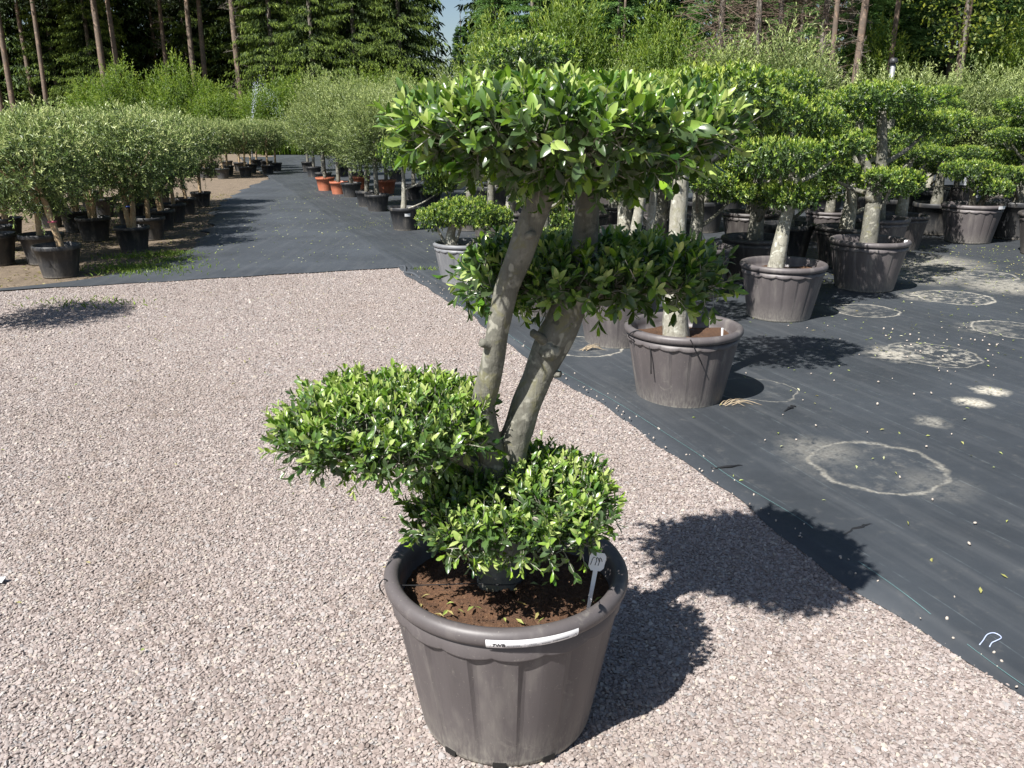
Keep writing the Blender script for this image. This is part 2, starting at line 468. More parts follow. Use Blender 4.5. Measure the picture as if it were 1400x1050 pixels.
# gravel stones: real pebbles instanced on points (stuff)
rng = np.random.default_rng(5)
stone_col = bpy.data.collections.new('gravel_pieces')
M = Mat('gravel_stone'); oi = M.n('ShaderNodeObjectInfo')
c = M.ramp(oi.outputs['Random'], GST)
co = M.coord(); n1 = M.noise(1.5, 3, .6, co)
c = M.mix(M.maprange(n1.outputs[0], .4, .75, 0, .2), c, (.45, .40, .37))
gp_ = M.n('ShaderNodeNewGeometry').outputs['Position']
nA = M.noise(.75, 4, .6, gp_); nB = M.noise(3.2, 4, .65, gp_)
c = M.mix(M.maprange(nA.outputs[0], .42, .72, 0, .45), c, (.20, .155, .125))
c = M.mix(M.maprange(nB.outputs[0], .58, .72, 0, .55), c, (.14, .10, .072))
c = M.mix(M.maprange(nB.outputs[0], .38, .25, 0, .25), c, (.42, .38, .35))
MT['stone'] = M.done(M.principled(Base_Color=c, Roughness=.8))
for k in range(7):
    bm = bmesh.new(); bmesh.ops.create_icosphere(bm, subdivisions=2 if k < 3 else 1, radius=1)
    rs = np.random.default_rng(100 + k); d1, d2, d3 = rand_dirs(rs, 3)
    sc = Vector((rs.uniform(1.0, 1.3), rs.uniform(.8, 1.05), rs.uniform(.42, .6)))
    for v in bm.verts:
        f = 1 + .16 * math.sin(3 * v.co.dot(Vector(d1)) + k) + .12 * math.sin(5 * v.co.dot(Vector(d2)))
        q = v.co * f; q.z = min(q.z, .62); e = q.dot(Vector(d3))
        if e > .75: q -= Vector(d3) * (e - .75)
        v.co = Vector((q.x * sc.x, q.y * sc.y, q.z * sc.z))
    me = bpy.data.meshes.new('pebble'); bm.to_mesh(me); bm.free(); me.materials.append(MT['stone'])
    stone_col.objects.link(bpy.data.objects.new('pebble', me))

def inside_gravel(x, y):
    u, v = to_local(x, y)
    return (u < .03 + .03 * np.sin(v * 2.1)) & (v < -.03 + .02 * np.sin(u * 7)) & (x > -7.2) & (y > 1.05) & (np.abs(x) < .72 * y + 1.15)
pts = []
for y0, y1, sp_, sz in ((1.05, 2.3, .0086, .0047), (2.3, 3.5, .0090, .0047), (3.5, 5.2, .0112, .0050), (5.2, 9.8, .020, .0058)):
    gx, gy = np.meshgrid(np.arange(-7.2, 2.6, sp_), np.arange(y0, y1, sp_))
    x = gx.ravel() + rng.uniform(-.55, .55, gx.size) * sp_; y = gy.ravel() + rng.uniform(-.55, .55, gx.size) * sp_
    k = inside_gravel(x, y); x, y = x[k], y[k]
    s = sz * np.clip(rng.lognormal(0, .34, len(x)), .45, 2.3)
    pts.append(np.stack([x, y, -.0005 + rng.uniform(-.002, .0018, len(x)), s], -1))
pts = np.concatenate(pts)
me = mesh('gravel', pts[:, :3], [np.zeros((0, 3), int), np.array([[0, 1, 2]])])
for nm, ty, dat in (('scl', 'FLOAT', pts[:, 3]), ('pick', 'INT', rng.integers(0, 7, len(pts)))):
    a = me.attributes.new(nm, ty, 'POINT'); a.data.foreach_set('value', np.ascontiguousarray(dat, dtype=np.float32 if ty == 'FLOAT' else np.int32))
rot = np.stack([rng.normal(0, .35, len(pts)), rng.normal(0, .35, len(pts)), rng.uniform(0, 6.28, len(pts))], -1)
a = me.attributes.new('rot', 'FLOAT_VECTOR', 'POINT'); a.data.foreach_set('vector', rot.astype(np.float32).ravel())
ng = bpy.data.node_groups.new('gravel_scatter', 'GeometryNodeTree')
ng.interface.new_socket('Geometry', in_out='INPUT', socket_type='NodeSocketGeometry')
ng.interface.new_socket('Geometry', in_out='OUTPUT', socket_type='NodeSocketGeometry')
gi, go = ng.nodes.new('NodeGroupInput'), ng.nodes.new('NodeGroupOutput')
ip = ng.nodes.new('GeometryNodeInstanceOnPoints'); ci = ng.nodes.new('GeometryNodeCollectionInfo')
ci.inputs['Collection'].default_value = stone_col; ci.inputs['Separate Children'].default_value = True
def nattr(nm, ty):
    nd = ng.nodes.new('GeometryNodeInputNamedAttribute'); nd.data_type = ty; nd.inputs[0].default_value = nm
    return nd.outputs[0]
ng.links.new(gi.outputs[0], ip.inputs['Points']); ng.links.new(ci.outputs[0], ip.inputs['Instance'])
ip.inputs['Pick Instance'].default_value = True
ng.links.new(nattr('pick', 'INT'), ip.inputs['Instance Index'])
e2r = ng.nodes.new('FunctionNodeEulerToRotation'); ng.links.new(nattr('rot', 'FLOAT_VECTOR'), e2r.inputs[0])
ng.links.new(e2r.outputs[0], ip.inputs['Rotation']); ng.links.new(nattr('scl', 'FLOAT'), ip.inputs['Scale'])
ng.links.new(ip.outputs[0], go.inputs[0])
go_ = link('gravel', me, MT['stone']); md = go_.modifiers.new('scatter', 'NODES'); md.node_group = ng
tag(go_, 'loose pinkish grey gravel pebbles covering the yard', 'gravel', kind='stuff')

# weed fabric
def fabric_mat(name, rings=(), patches=(), base=(.034, .039, .045), lines=True, dusty=.5):
    M = Mat(name); co = M.coord()
    w = M.noise(7, 3, .6, co); wv = M.n('ShaderNodeVectorMath', {'operation': 'MULTIPLY_ADD'})
    M.set(wv.inputs[0], w.outputs['Color']); wv.inputs[1].default_value = (.12, .12, 0); wv.inputs[2].default_value = (0, 0, 0)
    nd = M.n('ShaderNodeVectorMath', {'operation': 'ADD'}); M.set(nd.inputs[0], co); M.set(nd.inputs[1], wv.outputs[0])
    wc = M.n('ShaderNodeVectorMath', {'operation': 'SUBTRACT'}); M.set(wc.inputs[0], nd.outputs[0]); wc.inputs[1].default_value = (.06, .06, 0)
    fl = M.n('ShaderNodeVectorMath', {'operation': 'MULTIPLY'}); M.set(fl.inputs[0], wc.outputs[0]); fl.inputs[1].default_value = (1, 1, 0)
    n1 = M.noise(.9, 5, .6, co); n2 = M.noise(14, 5, .7, co); n3 = M.noise(60, 4, .7, co)
    st = M.n('ShaderNodeMapping'); M.set(st.inputs[0], co); st.inputs['Scale'].default_value = (9, .5, 1)
    n4 = M.noise(1.0, 4, .6, st.outputs[0])
    c = M.mix(M.maprange(n1.outputs[0], .3, .7), tuple(x * .8 for x in base), tuple(x * 1.35 for x in base))
    c = M.mix(M.maprange(n4.outputs[0], .5, .75, 0, .35), c, (.10, .105, .11))
    c = M.mix(M.math('MULTIPLY', M.maprange(n2.outputs[0], .58, .8, 0, 1), dusty * .5), c, (.16, .15, .13))
    c = M.mix(M.maprange(n3.outputs[0], .68, .8, 0, .35 * dusty), c, (.30, .28, .22))
    sx = M.n('ShaderNodeSeparateXYZ'); M.set(sx.inputs[0], co)
    if lines:
        fx = M.math('FRACT', M.math('MULTIPLY', sx.outputs[0], 1 / .31))
        ln = M.math('LESS_THAN', M.math('ABSOLUTE', M.math('SUBTRACT', fx, .5)), .006)
        ln = M.math('MULTIPLY', ln, M.maprange(n2.outputs[0], .4, .6, .0, .16))
        c = M.mix(ln, c, (.30, .38, .40))
    f = None
    for (x, y, r, sw, rs, ds) in rings:
        di = M.n('ShaderNodeVectorMath', {'operation': 'DISTANCE'}); M.set(di.inputs[0], fl.outputs[0]); di.inputs[1].default_value = (x, y, 0)
        a = M.math('ABSOLUTE', M.math('SUBTRACT', di.outputs['Value'], r))
        ring = M.math('MULTIPLY', M.maprange(a, 0, sw, 1, 0, True), M.maprange(n2.outputs[0], .28, .56, .15 * rs, rs))
        ins = M.math('MULTIPLY', M.maprange(di.outputs['Value'], r * 1.02, r * .85), M.maprange(n2.outputs[0], .50, .62, 0, ds))
        v = M.math('MAXIMUM', ring, ins)
        # a heavier deposit on one side
        d2 = M.n('ShaderNodeVectorMath', {'operation': 'DISTANCE'}); M.set(d2.inputs[0], fl.outputs[0]); d2.inputs[1].default_value = (x - r * .75, y + r * .35, 0)
        v = M.math('MAXIMUM', v, M.math('MULTIPLY', M.maprange(d2.outputs['Value'], r * .8, r * .25), M.maprange(n2.outputs[0], .42, .56, 0, ds * 1.1)))
        f = v if f is None else M.math('MAXIMUM', f, v)
    for (x, y, r, s_) in patches:
        di = M.n('ShaderNodeVectorMath', {'operation': 'DISTANCE'}); M.set(di.inputs[0], fl.outputs[0]); di.inputs[1].default_value = (x, y, 0)
        v = M.math('MULTIPLY', M.maprange(di.outputs['Value'], r, r * .4, 0, 1), M.maprange(n2.outputs[0], .36, .5, 0, s_))
        f = v if f is None else M.math('MAXIMUM', f, v)
    if f is not None:
        c = M.mix(M.math('MINIMUM', f, .95), c, M.mix(M.maprange(n3.outputs[0], .35, .65), (.28, .25, .19), (.60, .57, .49)))
    wx = M.n('ShaderNodeTexWave', {'wave_type': 'BANDS', 'bands_direction': 'X'}, Scale=110.0)
    M.set(wx.inputs['Vector'], co)
    wy = M.n('ShaderNodeTexWave', {'wave_type': 'BANDS', 'bands_direction': 'Y'}, Scale=110.0)
    M.set(wy.inputs['Vector'], co)
    hh = M.math('ADD', M.math('MULTIPLY', M.math('ADD', wx.outputs['Fac'], wy.outputs['Fac']), .25), M.math('MULTIPLY', n3.outputs[0], .5))
    return M.done(M.principled(Base_Color=c, Roughness=M.maprange(n2.outputs[0], .3, .7, .5, .68), Normal=M.bump(hh, .25, .003)))

def fz(u, v):
    """gentle unevenness of the laid fabric"""
    return .006 * (np.sin(u * 2.3 + .7 * np.sin(v * 1.1)) + np.sin(v * 3.1 + u * .8) * .6) + .004 * np.sin(u * 9 + v * 2) * np.sin(v * 5.3 + 1) + .014
ring_px = [(1.78, 3.72, .31, .024, .42, .07), (3.02, 5.75, .31, .016, .45, .7), (3.13, 7.19, .28, .018, .75, .25), (4.24, 7.82, .34, .022, .8, .6),
           (4.05, 6.49, .31, .018, .75, .25), (1.53, 4.93, .25, .010, .4, .03), (.55, 5.95, .27, .018, .7, .1), (5.1, 8.9, .32, .03, .7, .5), (4.9, 5.0, .31, .02, .8, .3)]
rings = [(*to_local(x, y), r, w_, a_, b_) for x, y, r, w_, a_, b_ in ring_px]
patches = [(*to_local(x, y), r, s_) for x, y, r, s_ in [(2.75, 4.7, .12, 1), (2.99, 4.91, .13, 1), (2.35, 4.35, .12, .35), (1.56, 3.92, .24, .22), (1.95, 3.5, .22, .12), (3.35, 4.7, .14, .9), (5.0, 8.3, .5, .5), (4.4, 8.9, .6, .45), (4.9, 9.8, .8, .5)]]
MT['fabric'] = fabric_mat('weed_fabric', rings, patches, dusty=.55)
MT['fabric_road'] = fabric_mat('weed_fabric_road', [], [], base=(.044, .050, .058), lines=False, dusty=.5)  # lighter bluish base paints in the sky's grazing reflection

us = np.concatenate([np.linspace(0, .5, 12), np.linspace(.56, 7, 90), np.linspace(7.3, 24, 45)])
vs = np.concatenate([np.linspace(-12, 1, 210), np.linspace(1.2, 32, 90)])
U, Vv = np.meshgrid(us, vs)
edge = .028 * np.sin(Vv * 1.9) + .018 * np.sin(Vv * 4.7 + 1) + .008 * np.sin(Vv * 13)
e0 = np.clip(1 - U / .5, 0, 1)
Uw = U + edge * e0
Z = fz(U, Vv) + e0 * (.012 + .010 * np.sin(Vv * 3.3)) * 1.0
Z = np.where(U < 1e-6, .003, Z)
Vt = np.stack([Uw, Vv, Z], -1).reshape(-1, 3)
nx = len(us); ii, jj = np.meshgrid(np.arange(len(vs) - 1), np.arange(nx - 1), indexing='ij')
Q = np.stack([ii * nx + jj, ii * nx + jj + 1, (ii + 1) * nx + jj + 1, (ii + 1) * nx + jj], -1).reshape(-1, 4)
fab = link('weed_fabric', mesh('weed_fabric', Vt, Q, True), MT['fabric'], None, (C0[0], C0[1], 0), (0, 0, AL))
tag(fab, 'black woven weed fabric under the cloud-pruned trees, with pale pot rings', 'weed fabric', kind='structure')

left_e = [(-5.6, 7.95), (-4.75, 8.6), (-4.35, 9.4), (-4.25, 10.6), (-4.75, 13.0), (-5.55, 15.6), (-6.1, 17.8), (-6.5, 20), (-7.0, 23.5), (-7.3, 26.4), (-8.8, 32), (-11.8, 42.5)]
right_e = [(-1.2, 9.55), (-1.1, 9.62), (-1.0, 10.2), (-1.0, 11.5), (-1.2, 13.5), (-1.6, 16), (-2, 18), (-2.5, 20), (-3.4, 23.5), (-4.4, 27), (-6, 32), (-9.6, 42.5)]
le, _ = smooth_path([(*p, 0) for p in left_e], [0] * len(left_e), 8); re_, _ = smooth_path([(*p, 0) for p in right_e], [0] * len(right_e), 8)
k = 44; tt = np.linspace(0, 1, k)[None, :, None]
G = le[:, None, :] * (1 - tt) + re_[:, None, :] * tt
sidx = np.arange(len(le))
G[:, 0, 0] += .10 * np.sin(sidx * 1.7) + .07 * np.sin(sidx * 3.9)
G[..., 2] = .008 + .004 * np.sin(G[..., 0] * 2.1) * np.sin(G[..., 1] * 1.7)
G[:, 0, 2] = -.018
G[0, :, 1] += .02 * np.sin(np.arange(k) * .9); 
ii, jj = np.meshgrid(np.arange(len(le) - 1), np.arange(k - 1), indexing='ij')
Q = np.stack([ii * k + jj, ii * k + jj + 1, (ii + 1) * k + jj + 1, (ii + 1) * k + jj], -1).reshape(-1, 4)
tag(link('fabric_path', mesh('fabric_path', G.reshape(-1, 3), Q, True), MT['fabric_road']), 'dark fabric path running between the tree blocks to the hedge', 'path', kind='structure')

# pale tracer thread woven along the fabric edge
def ribbon(P, w):
    P = np.asarray(P, float); T = nrm(np.gradient(P, axis=0)); S = np.stack([-T[:, 1], T[:, 0], np.zeros(len(P))], -1)
    V = np.vstack([P - S * w, P + S * w]); n = len(P); i = np.arange(n - 1)
    return V, np.stack([i, i + 1, n + i + 1, n + i], -1)
vv = np.linspace(-11.5, -1.0, 260)
uu = np.interp(vv, [-11.5, -8.0, -7.8, -7.6, -7.25, -6.95, -6.7, -6.2, -5.5, -4.6, -1], [.03, .036, .045, .062, .085, .114, .112, .12, .085, .05, .05]) + .003 * np.sin(vv * 9)
S = Soup()
for a_, b_ in ((0, 92), (95, 105), (111, 236)):
    P = np.stack([uu[a_:b_], vv[a_:b_], fz(uu[a_:b_], vv[a_:b_]) + (1 - uu[a_:b_] / .5) * (.012 + .010 * np.sin(vv[a_:b_] * 3.3)) + .0025], -1); S.add(*ribbon(P, .0013))
th = link('tracer_thread', S.mesh('tracer_thread'), MT['cyan'], fab)
# slits and small tears in the fabric: raised dark lips
def tear(x, y, ln, ang, seed):
    rs = np.random.default_rng(seed); u, v = to_local(x, y)
    t = np.linspace(-.5, .5, 9)
    px_ = u + np.cos(ang) * t * ln + rs.normal(0, .006, 9); py_ = v + np.sin(ang) * t * ln + rs.normal(0, .006, 9)
    P = np.stack([px_, py_, fz(px_, py_) + .002 + .006 * np.cos(t * math.pi)], -1)
    V1, F1 = tube(P, [.002 + .005 * math.cos(q * math.pi) for q in t], 6, 2)
    return link('torn_fold', Soup().add(V1, F1).mesh('torn_fold', True), MT['wire'], fab)
for a_ in ((1.36, 3.02, .22, .35, 1), (1.43, 3.07, .16, .1, 2), (1.05, 3.72, .17, -.1, 3), (1.62, 4.55, .16, .5, 4)): tear(*a_)
vS = np.linspace(-.55, .35, 14)
P = np.stack([.02 + .03 * np.sin(vS * 9), vS - .3, .018 + .012 * np.sin(vS * 14)], -1)
V1, F1 = tube(P, [.018] * 14, 6, 2, .25, 3)
link('rolled_edge', Soup().add(V1, F1).mesh('rolled_edge', True), MT['fabric_road'], fab)

# ------------------------------------------------------------------ pots
def pot_mesh(name, R, Rb, H, flutes=18, per=8, soil=.08, hi=False):
    wd = .0115 if hi else .007
    """fluted nursery pot: body with tapering wedges, scalloped collar, rolled rim, hollow inside down to the soil"""
    n = flutes * per
    a = np.arange(n) / n * 2 * np.pi
    ft = (np.arange(n) % per) / per
    wedge = np.clip(np.where(ft < .5, 0, np.where(ft < .62, (ft - .5) / .12, (1 - ft) / .38)), 0, 1)
    scal = np.abs(np.sin(np.pi * ft)) ** .6
    s = R / .3375
    zc = H * .80 + (.010 * s) * (1 - scal)              # scallop line
    Rc = R * .945; Rt = R * .925
    rows = []
    def row(r, z): rows.append(np.stack([np.cos(a) * r, np.sin(a) * r, np.broadcast_to(z, (n,))], -1))
    one = np.ones(n)
    row(Rb * .90 * one, 0.004); row(Rb * .985 * one, 0.0); row(Rb * one, .008)
    for q in np.linspace(.04, 1, 9 if hi else 6):
        z = zc * q; r = Rb + (Rt - Rb) * q
        row(r - wedge * wd * s * (q ** .8), z)
    row(Rc * one, zc + .002 * s); row(Rc * one, zc + .006 * s)
    row(Rc * 1.008 * one, H * .895)
    for ang, rr in ((-80, 1), (-50, 1), (-20, 1), (15, 1), (50, 1), (85, 1), (120, 1), (155, 1)):
        r_ = R - .022 * s + .022 * s * math.cos(math.radians(ang)); z_ = H - .024 * s + .024 * s * math.sin(math.radians(ang))
        row(r_ * one, z_)
    row((R - .046 * s) * one, H - .05 * s); row((R - .052 * s) * one, H - soil - .01)
    row((R - .052 * s) * .3 * one, H - soil - .012)
    V = np.concatenate(rows); m = len(rows)
    i, j = np.meshgrid(np.arange(m - 1), np.arange(n), indexing='ij'); j2 = (j + 1) % n
    Q = np.stack([i * n + j, i * n + j2, (i + 1) * n + j2, (i + 1) * n + j], -1).reshape(-1, 4)
    me = mesh(name, V, Q, True)
    # crisp wedges: flat shading on the body rows
    sm = np.ones(len(me.polygons), bool)
    body = (i.reshape(-1) >= 2) & (i.reshape(-1) < 3 + (9 if hi else 6)); sm[body] = False
    me.polygons.foreach_set('use_smooth', sm)
    return me

def round_pot_mesh(name, R, Rb, H, n=40):
    a = np.arange(n) / n * 2 * np.pi
    prof = [(Rb * .9, .004), (Rb, 0), (Rb, .01), (Rb + (R * .93 - Rb) * .5, H * .44), (R * .93, H * .86), (R * .985, H * .865), (R, H * .88), (R, H * .97), (R * .985, H), (R * .94, H), (R * .92, H * .97), (R * .88, H * .8), (R * .2, H * .79)]
    V = np.concatenate([np.stack([np.cos(a) * r, np.sin(a) * r, np.full(n, z)], -1) for r, z in prof]); m = len(prof)
    i, j = np.meshgrid(np.arange(m - 1), np.arange(n), indexing='ij'); j2 = (j + 1) % n
    return mesh(name, V, np.stack([i * n + j, i * n + j2, (i + 1) * n + j2, (i + 1) * n + j], -1).reshape(-1, 4), True)

def soil_mesh(name, R, amp=.012, nr=8, na=36, seed=0):
    rs = np.random.default_rng(seed)
    V = [(0, 0, amp)]
    for k in range(1, nr + 1):
        for q in range(na):
            an = q / na * 6.2832; r = R * k / nr
            V.append((math.cos(an) * r, math.sin(an) * r, amp * (math.sin(r * 31 + an * 3) * .5 + math.sin(an * 5 + k) * .4) + rs.uniform(-.5, .5) * amp + .012 * (1 - k / nr)))
    F = [(0, 1 + q, 1 + (q + 1) % na) for q in range(na)]
    for k in range(nr - 1):
        for q in range(na):
            b = 1 + k * na; q2 = (q + 1) % na
            F.append((b + q, b + na + q, b + na + q2, b + q2))
    return mesh(name, V, F, True)

POT_BIG = {}
for nm, mt in (('taupe', 'pot_taupe'), ('dark', 'pot_dark'), ('grey', 'pot_grey_lit')):
    me = pot_mesh('fluted_pot_' + nm, .345, .25, .45, 18, 6); me.materials.append(MT[mt]); POT_BIG[nm] = (me, .345, .45, .37)
for nm, mt in (('black', 'pot_black'), ('terra', 'pot_terra')):
    me = round_pot_mesh('round_pot_' + nm, .24, .175, .34); me.materials.append(MT[mt]); POT_BIG[nm] = (me, .24, .34, .275)
SOIL = soil_mesh('soil', 1.0, .03, 6, 24); SOIL.materials.append(MT['soil'])

def add_pot(root, kind, W, z0=0.0):
    me, R, H, sz = POT_BIG[kind]
    s = W / (2 * R)
    p = link('pot', me, None, root, (0, 0, z0), (0, 0, random.random() * 6), (s, s, s))
    so = link('soil', SOIL, None, root, (0, 0, z0 + sz * s), (0, 0, 0), (R * .87 * s, R * .87 * s, .6))
    return z0 + sz * s, z0 + H * s

# ------------------------------------------------------------------ hero tree
random.seed(3)
hero = empty('potted_tree', (-.016, 2.00, .004), 0, 'large cloud-pruned tree with two leaning trunks in taupe fluted pot on the gravel', 'potted tree', 'cloud-pruned trees in fluted pots')
hp = link('pot', pot_mesh('hero_pot', .331, .238, .470, 15, 12, .11, True), MT['pot_taupe'], hero)
hp['label'] = 'big taupe plastic pot with scalloped collar and rolled rim'
hs = link('soil', soil_mesh('hero_soil', .283, .009, 26, 110, 3), MT['soil'], hero, (0, 0, .388))
# crumbs and bits of bark on the soil
rs = np.random.default_rng(11); n = 700
an = rs.uniform(0, 6.28, n); rr = .276 * np.sqrt(rs.random(n))
P = np.stack([np.cos(an) * rr, np.sin(an) * rr, np.full(n, .388 + .014)], -1)
V, F, t = leaves(P, rand_dirs(rs, n) * [1, 1, .3], np.array([0, 0, 1.0]) + rs.normal(size=(n, 3)) * .5, rs.uniform(.004, .016, n), rs.uniform(.004, .010, n), rs.uniform(0, 1, n) ** 2, LEAF_LO)
link('soil_crumbs', Soup().add(V, F, t).mesh('soil_crumbs'), soil_mat('crumbs', (.10, .05, .025), (.2, .11, .06), (.36, .24, .14)), hero)['kind'] = 'stuff'
n = 26
an = rs.uniform(3.4, 6.2, n); rr = .27 * np.sqrt(rs.random(n))
P = np.stack([np.cos(an) * rr, np.sin(an) * rr, np.full(n, .388 + .022)], -1)
V, F, t = leaves(P, rand_dirs(rs, n) * [1, 1, .15], np.array([0, 0, 1.0]) + rs.normal(size=(n, 3)) * .3, rs.uniform(.02, .035, n), rs.uniform(.006, .011, n), rs.uniform(.3, .8, n), LEAF_LO)
link('fallen_leaves', Soup().add(V, F, t).mesh('soil_leaves'), MT['dry'], hero)['kind'] = 'stuff'
# drain holes: near-black solid blocks painted as the shade inside, at the pot foot
for an in (-94, -62, -128, 20, 90, 160):
    a_ = math.radians(an)
    bm = bmesh.new(); bmesh.ops.create_cube(bm, size=1)
    for v in bm.verts: v.co = Vector((v.co.x * .010, v.co.y * .036, v.co.z * .020 - (.003 if v.co.z > 0 and abs(v.co.y) > .4 else 0)))
    bmesh.ops.bevel(bm, geom=list(bm.edges), offset=.003, segments=1)
    me = bpy.data.meshes.new('drain_hole'); bm.to_mesh(me); bm.free()
    link('drain_hole', me, MT['hole_shade'], hp, (math.cos(a_) * .2375, math.sin(a_) * .2375, .011), (0, 0, a_))

def hx(p): return (p[0] + .016, p[1] - 2.00, p[2] - .004)   # world -> hero local
def trunk(name, P, R, seed, mat, parent, seg=18, bump=.06, sub=7):
    V, F = tube([hx(p) for p in P] if parent is hero else P, R, seg, sub, bump, seed)
    return link(name, Soup().add(V, F).mesh(name, True), mat, parent)
trunk('trunk', [(-.035, 2.03, .33), (-.036, 2.03, .44), (-.030, 2.03, .56), (-.035, 2.025, .68), (-.062, 2.01, .82), (-.075, 2.0, .915), (-.057, 1.98, 1.003), (-.036, 1.955, 1.125), (-.013, 1.94, 1.235), (.030, 1.93, 1.357), (.066, 1.93, 1.45), (.105, 1.93, 1.55)],
      [.070, .056, .050, .042, .035, .031, .030, .028, .029, .031, .029, .025], 1, MT['bark'], hero)
trunk('trunk', [(-.020, 2.035, .60), (-.008, 2.04, .72), (.004, 2.04, .808), (.034, 2.045, .90), (.066, 2.05, .987), (.108, 2.06, 1.085), (.125, 2.065, 1.12), (.152, 2.07, 1.186), (.176, 2.08, 1.27), (.183, 2.09, 1.349), (.191, 2.1, 1.49), (.19, 2.1, 1.55)],
      [.042, .042, .041, .040, .039, .047, .045, .042, .037, .033, .030, .027], 7, MT['bark'], hero)
# knots and cut stubs
for p, q, r in (((.085, 2.03, 1.085), (.052, 2.0, 1.118), .013), ((.10, 2.025, 1.06), (.085, 2.008, 1.07), .024), ((-.05, 1.945, 1.10), (-.075, 1.93, 1.11), .013), ((.10, 2.04, 1.0), (.125, 2.03, 1.0), .011), ((.035, 1.905, 1.37), (.05, 1.89, 1.375), .011)):
    trunk('branch_stub', [p, tuple((np.array(p) + q) / 2), q], [r, r * .95, r * .8], 3, MT['bark'], hero, 10, .12, 3)
# limbs inside the pads
for P, R in ((((-.045, 2.02, .72), (-.15, 2.0, .79), (-.26, 2.0, .82), (-.42, 2.02, .84)), (.026, .020, .016, .008)),
             (((-.16, 2.0, .79), (-.27, 1.9, .82), (-.36, 1.85, .84)), (.014, .011, .006)), (((-.18, 2.01, .80), (-.28, 2.14, .83), (-.36, 2.2, .85)), (.014, .011, .006)),
             (((-.03, 2.02, .56), (.02, 1.95, .61), (.10, 1.88, .63), (.18, 1.85, .64)), (.022, .016, .012, .007)), (((-.03, 2.02, .56), (-.1, 1.95, .61), (-.19, 1.9, .64)), (.018, .013, .006)),
             (((-.02, 2.03, .57), (.1, 2.05, .62), (.22, 2.06, .65)), (.016, .012, .006)),
             (((.15, 2.07, 1.16), (.26, 2.11, 1.19), (.38, 2.13, 1.20), (.48, 2.13, 1.21)), (.022, .017, .012, .006)), (((.16, 2.07, 1.17), (.08, 2.12, 1.2), (-.02, 2.15, 1.21)), (.016, .012, .006)),
             (((.0, 1.97, 1.2), (-.05, 2.02, 1.22), (-.08, 2.08, 1.235)), (.012, .009, .005)), (((.17, 2.08, 1.18), (.25, 2.18, 1.21), (.3, 2.3, 1.23)), (.016, .012, .006)),
             (((.10, 2.0, 1.49), (.0, 1.97, 1.53), (-.12, 1.96, 1.56), (-.22, 1.97, 1.60)), (.024, .018, .013, .006)), (((.11, 2.0, 1.50), (.12, 1.9, 1.54), (.1, 1.8, 1.58)), (.018, .013, .006)),
             (((.19, 2.1, 1.48), (.30, 2.06, 1.52), (.42, 2.04, 1.55), (.5, 2.04, 1.58)), (.024, .018, .013, .006)), (((.19, 2.1, 1.5), (.22, 2.22, 1.54), (.22, 2.33, 1.58)), (.018, .013, .006)),
             (((.2, 2.08, 1.5), (.28, 1.95, 1.53), (.34, 1.86, 1.57)), (.016, .012, .006)), (((.1, 2.01, 1.5), (.02, 2.12, 1.54), (-.06, 2.22, 1.58)), (.016, .012, .006))):
    trunk('branch', P, R, len(P), MT['bark'], hero, 8, .08, 4)

# foliage pads: (centre, radii (x,y,up,down), shoots, leaf length, seed, pitch)
LEAFV = []
for k in range(10):
    T, Fs = LEAF_HI
    q = T.copy(); rs = np.random.default_rng(300 + k)
    q[:, 2] += rs.uniform(-.25, .12) * q[:, 0] ** 2; q[:, 1] *= rs.uniform(.9, 1.1)
    me = mesh('leaf', q, Fs, True, np.full(len(q), .12 + .085 * k)); me.materials.append(MT['hero_leaf']); LEAFV.append(me)
hero_pads = [('top', (.124, 1.92, 1.588), (.335, .325, .058, .100), 1350, .040, 21, .02, dict(up=.65, jit=.45, below=.6)),
             ('mid', (.196, 2.17, 1.226), (.328, .245, .047, .042), 680, .039, 22, .0, dict(up=.4, jit=.5, below=.4)),
             ('left', (-.310, 2.01, .862), (.244, .238, .058, .044), 900, .0315, 23, .06, dict(up=.6, jit=.42, below=.22)),
             ('low', (.000, 1.965, .662), (.246, .212, .038, .026), 800, .031, 24, .16, dict(up=.5, jit=.40, below=.10))]
cam_p = np.array([0, 0, 1.62])
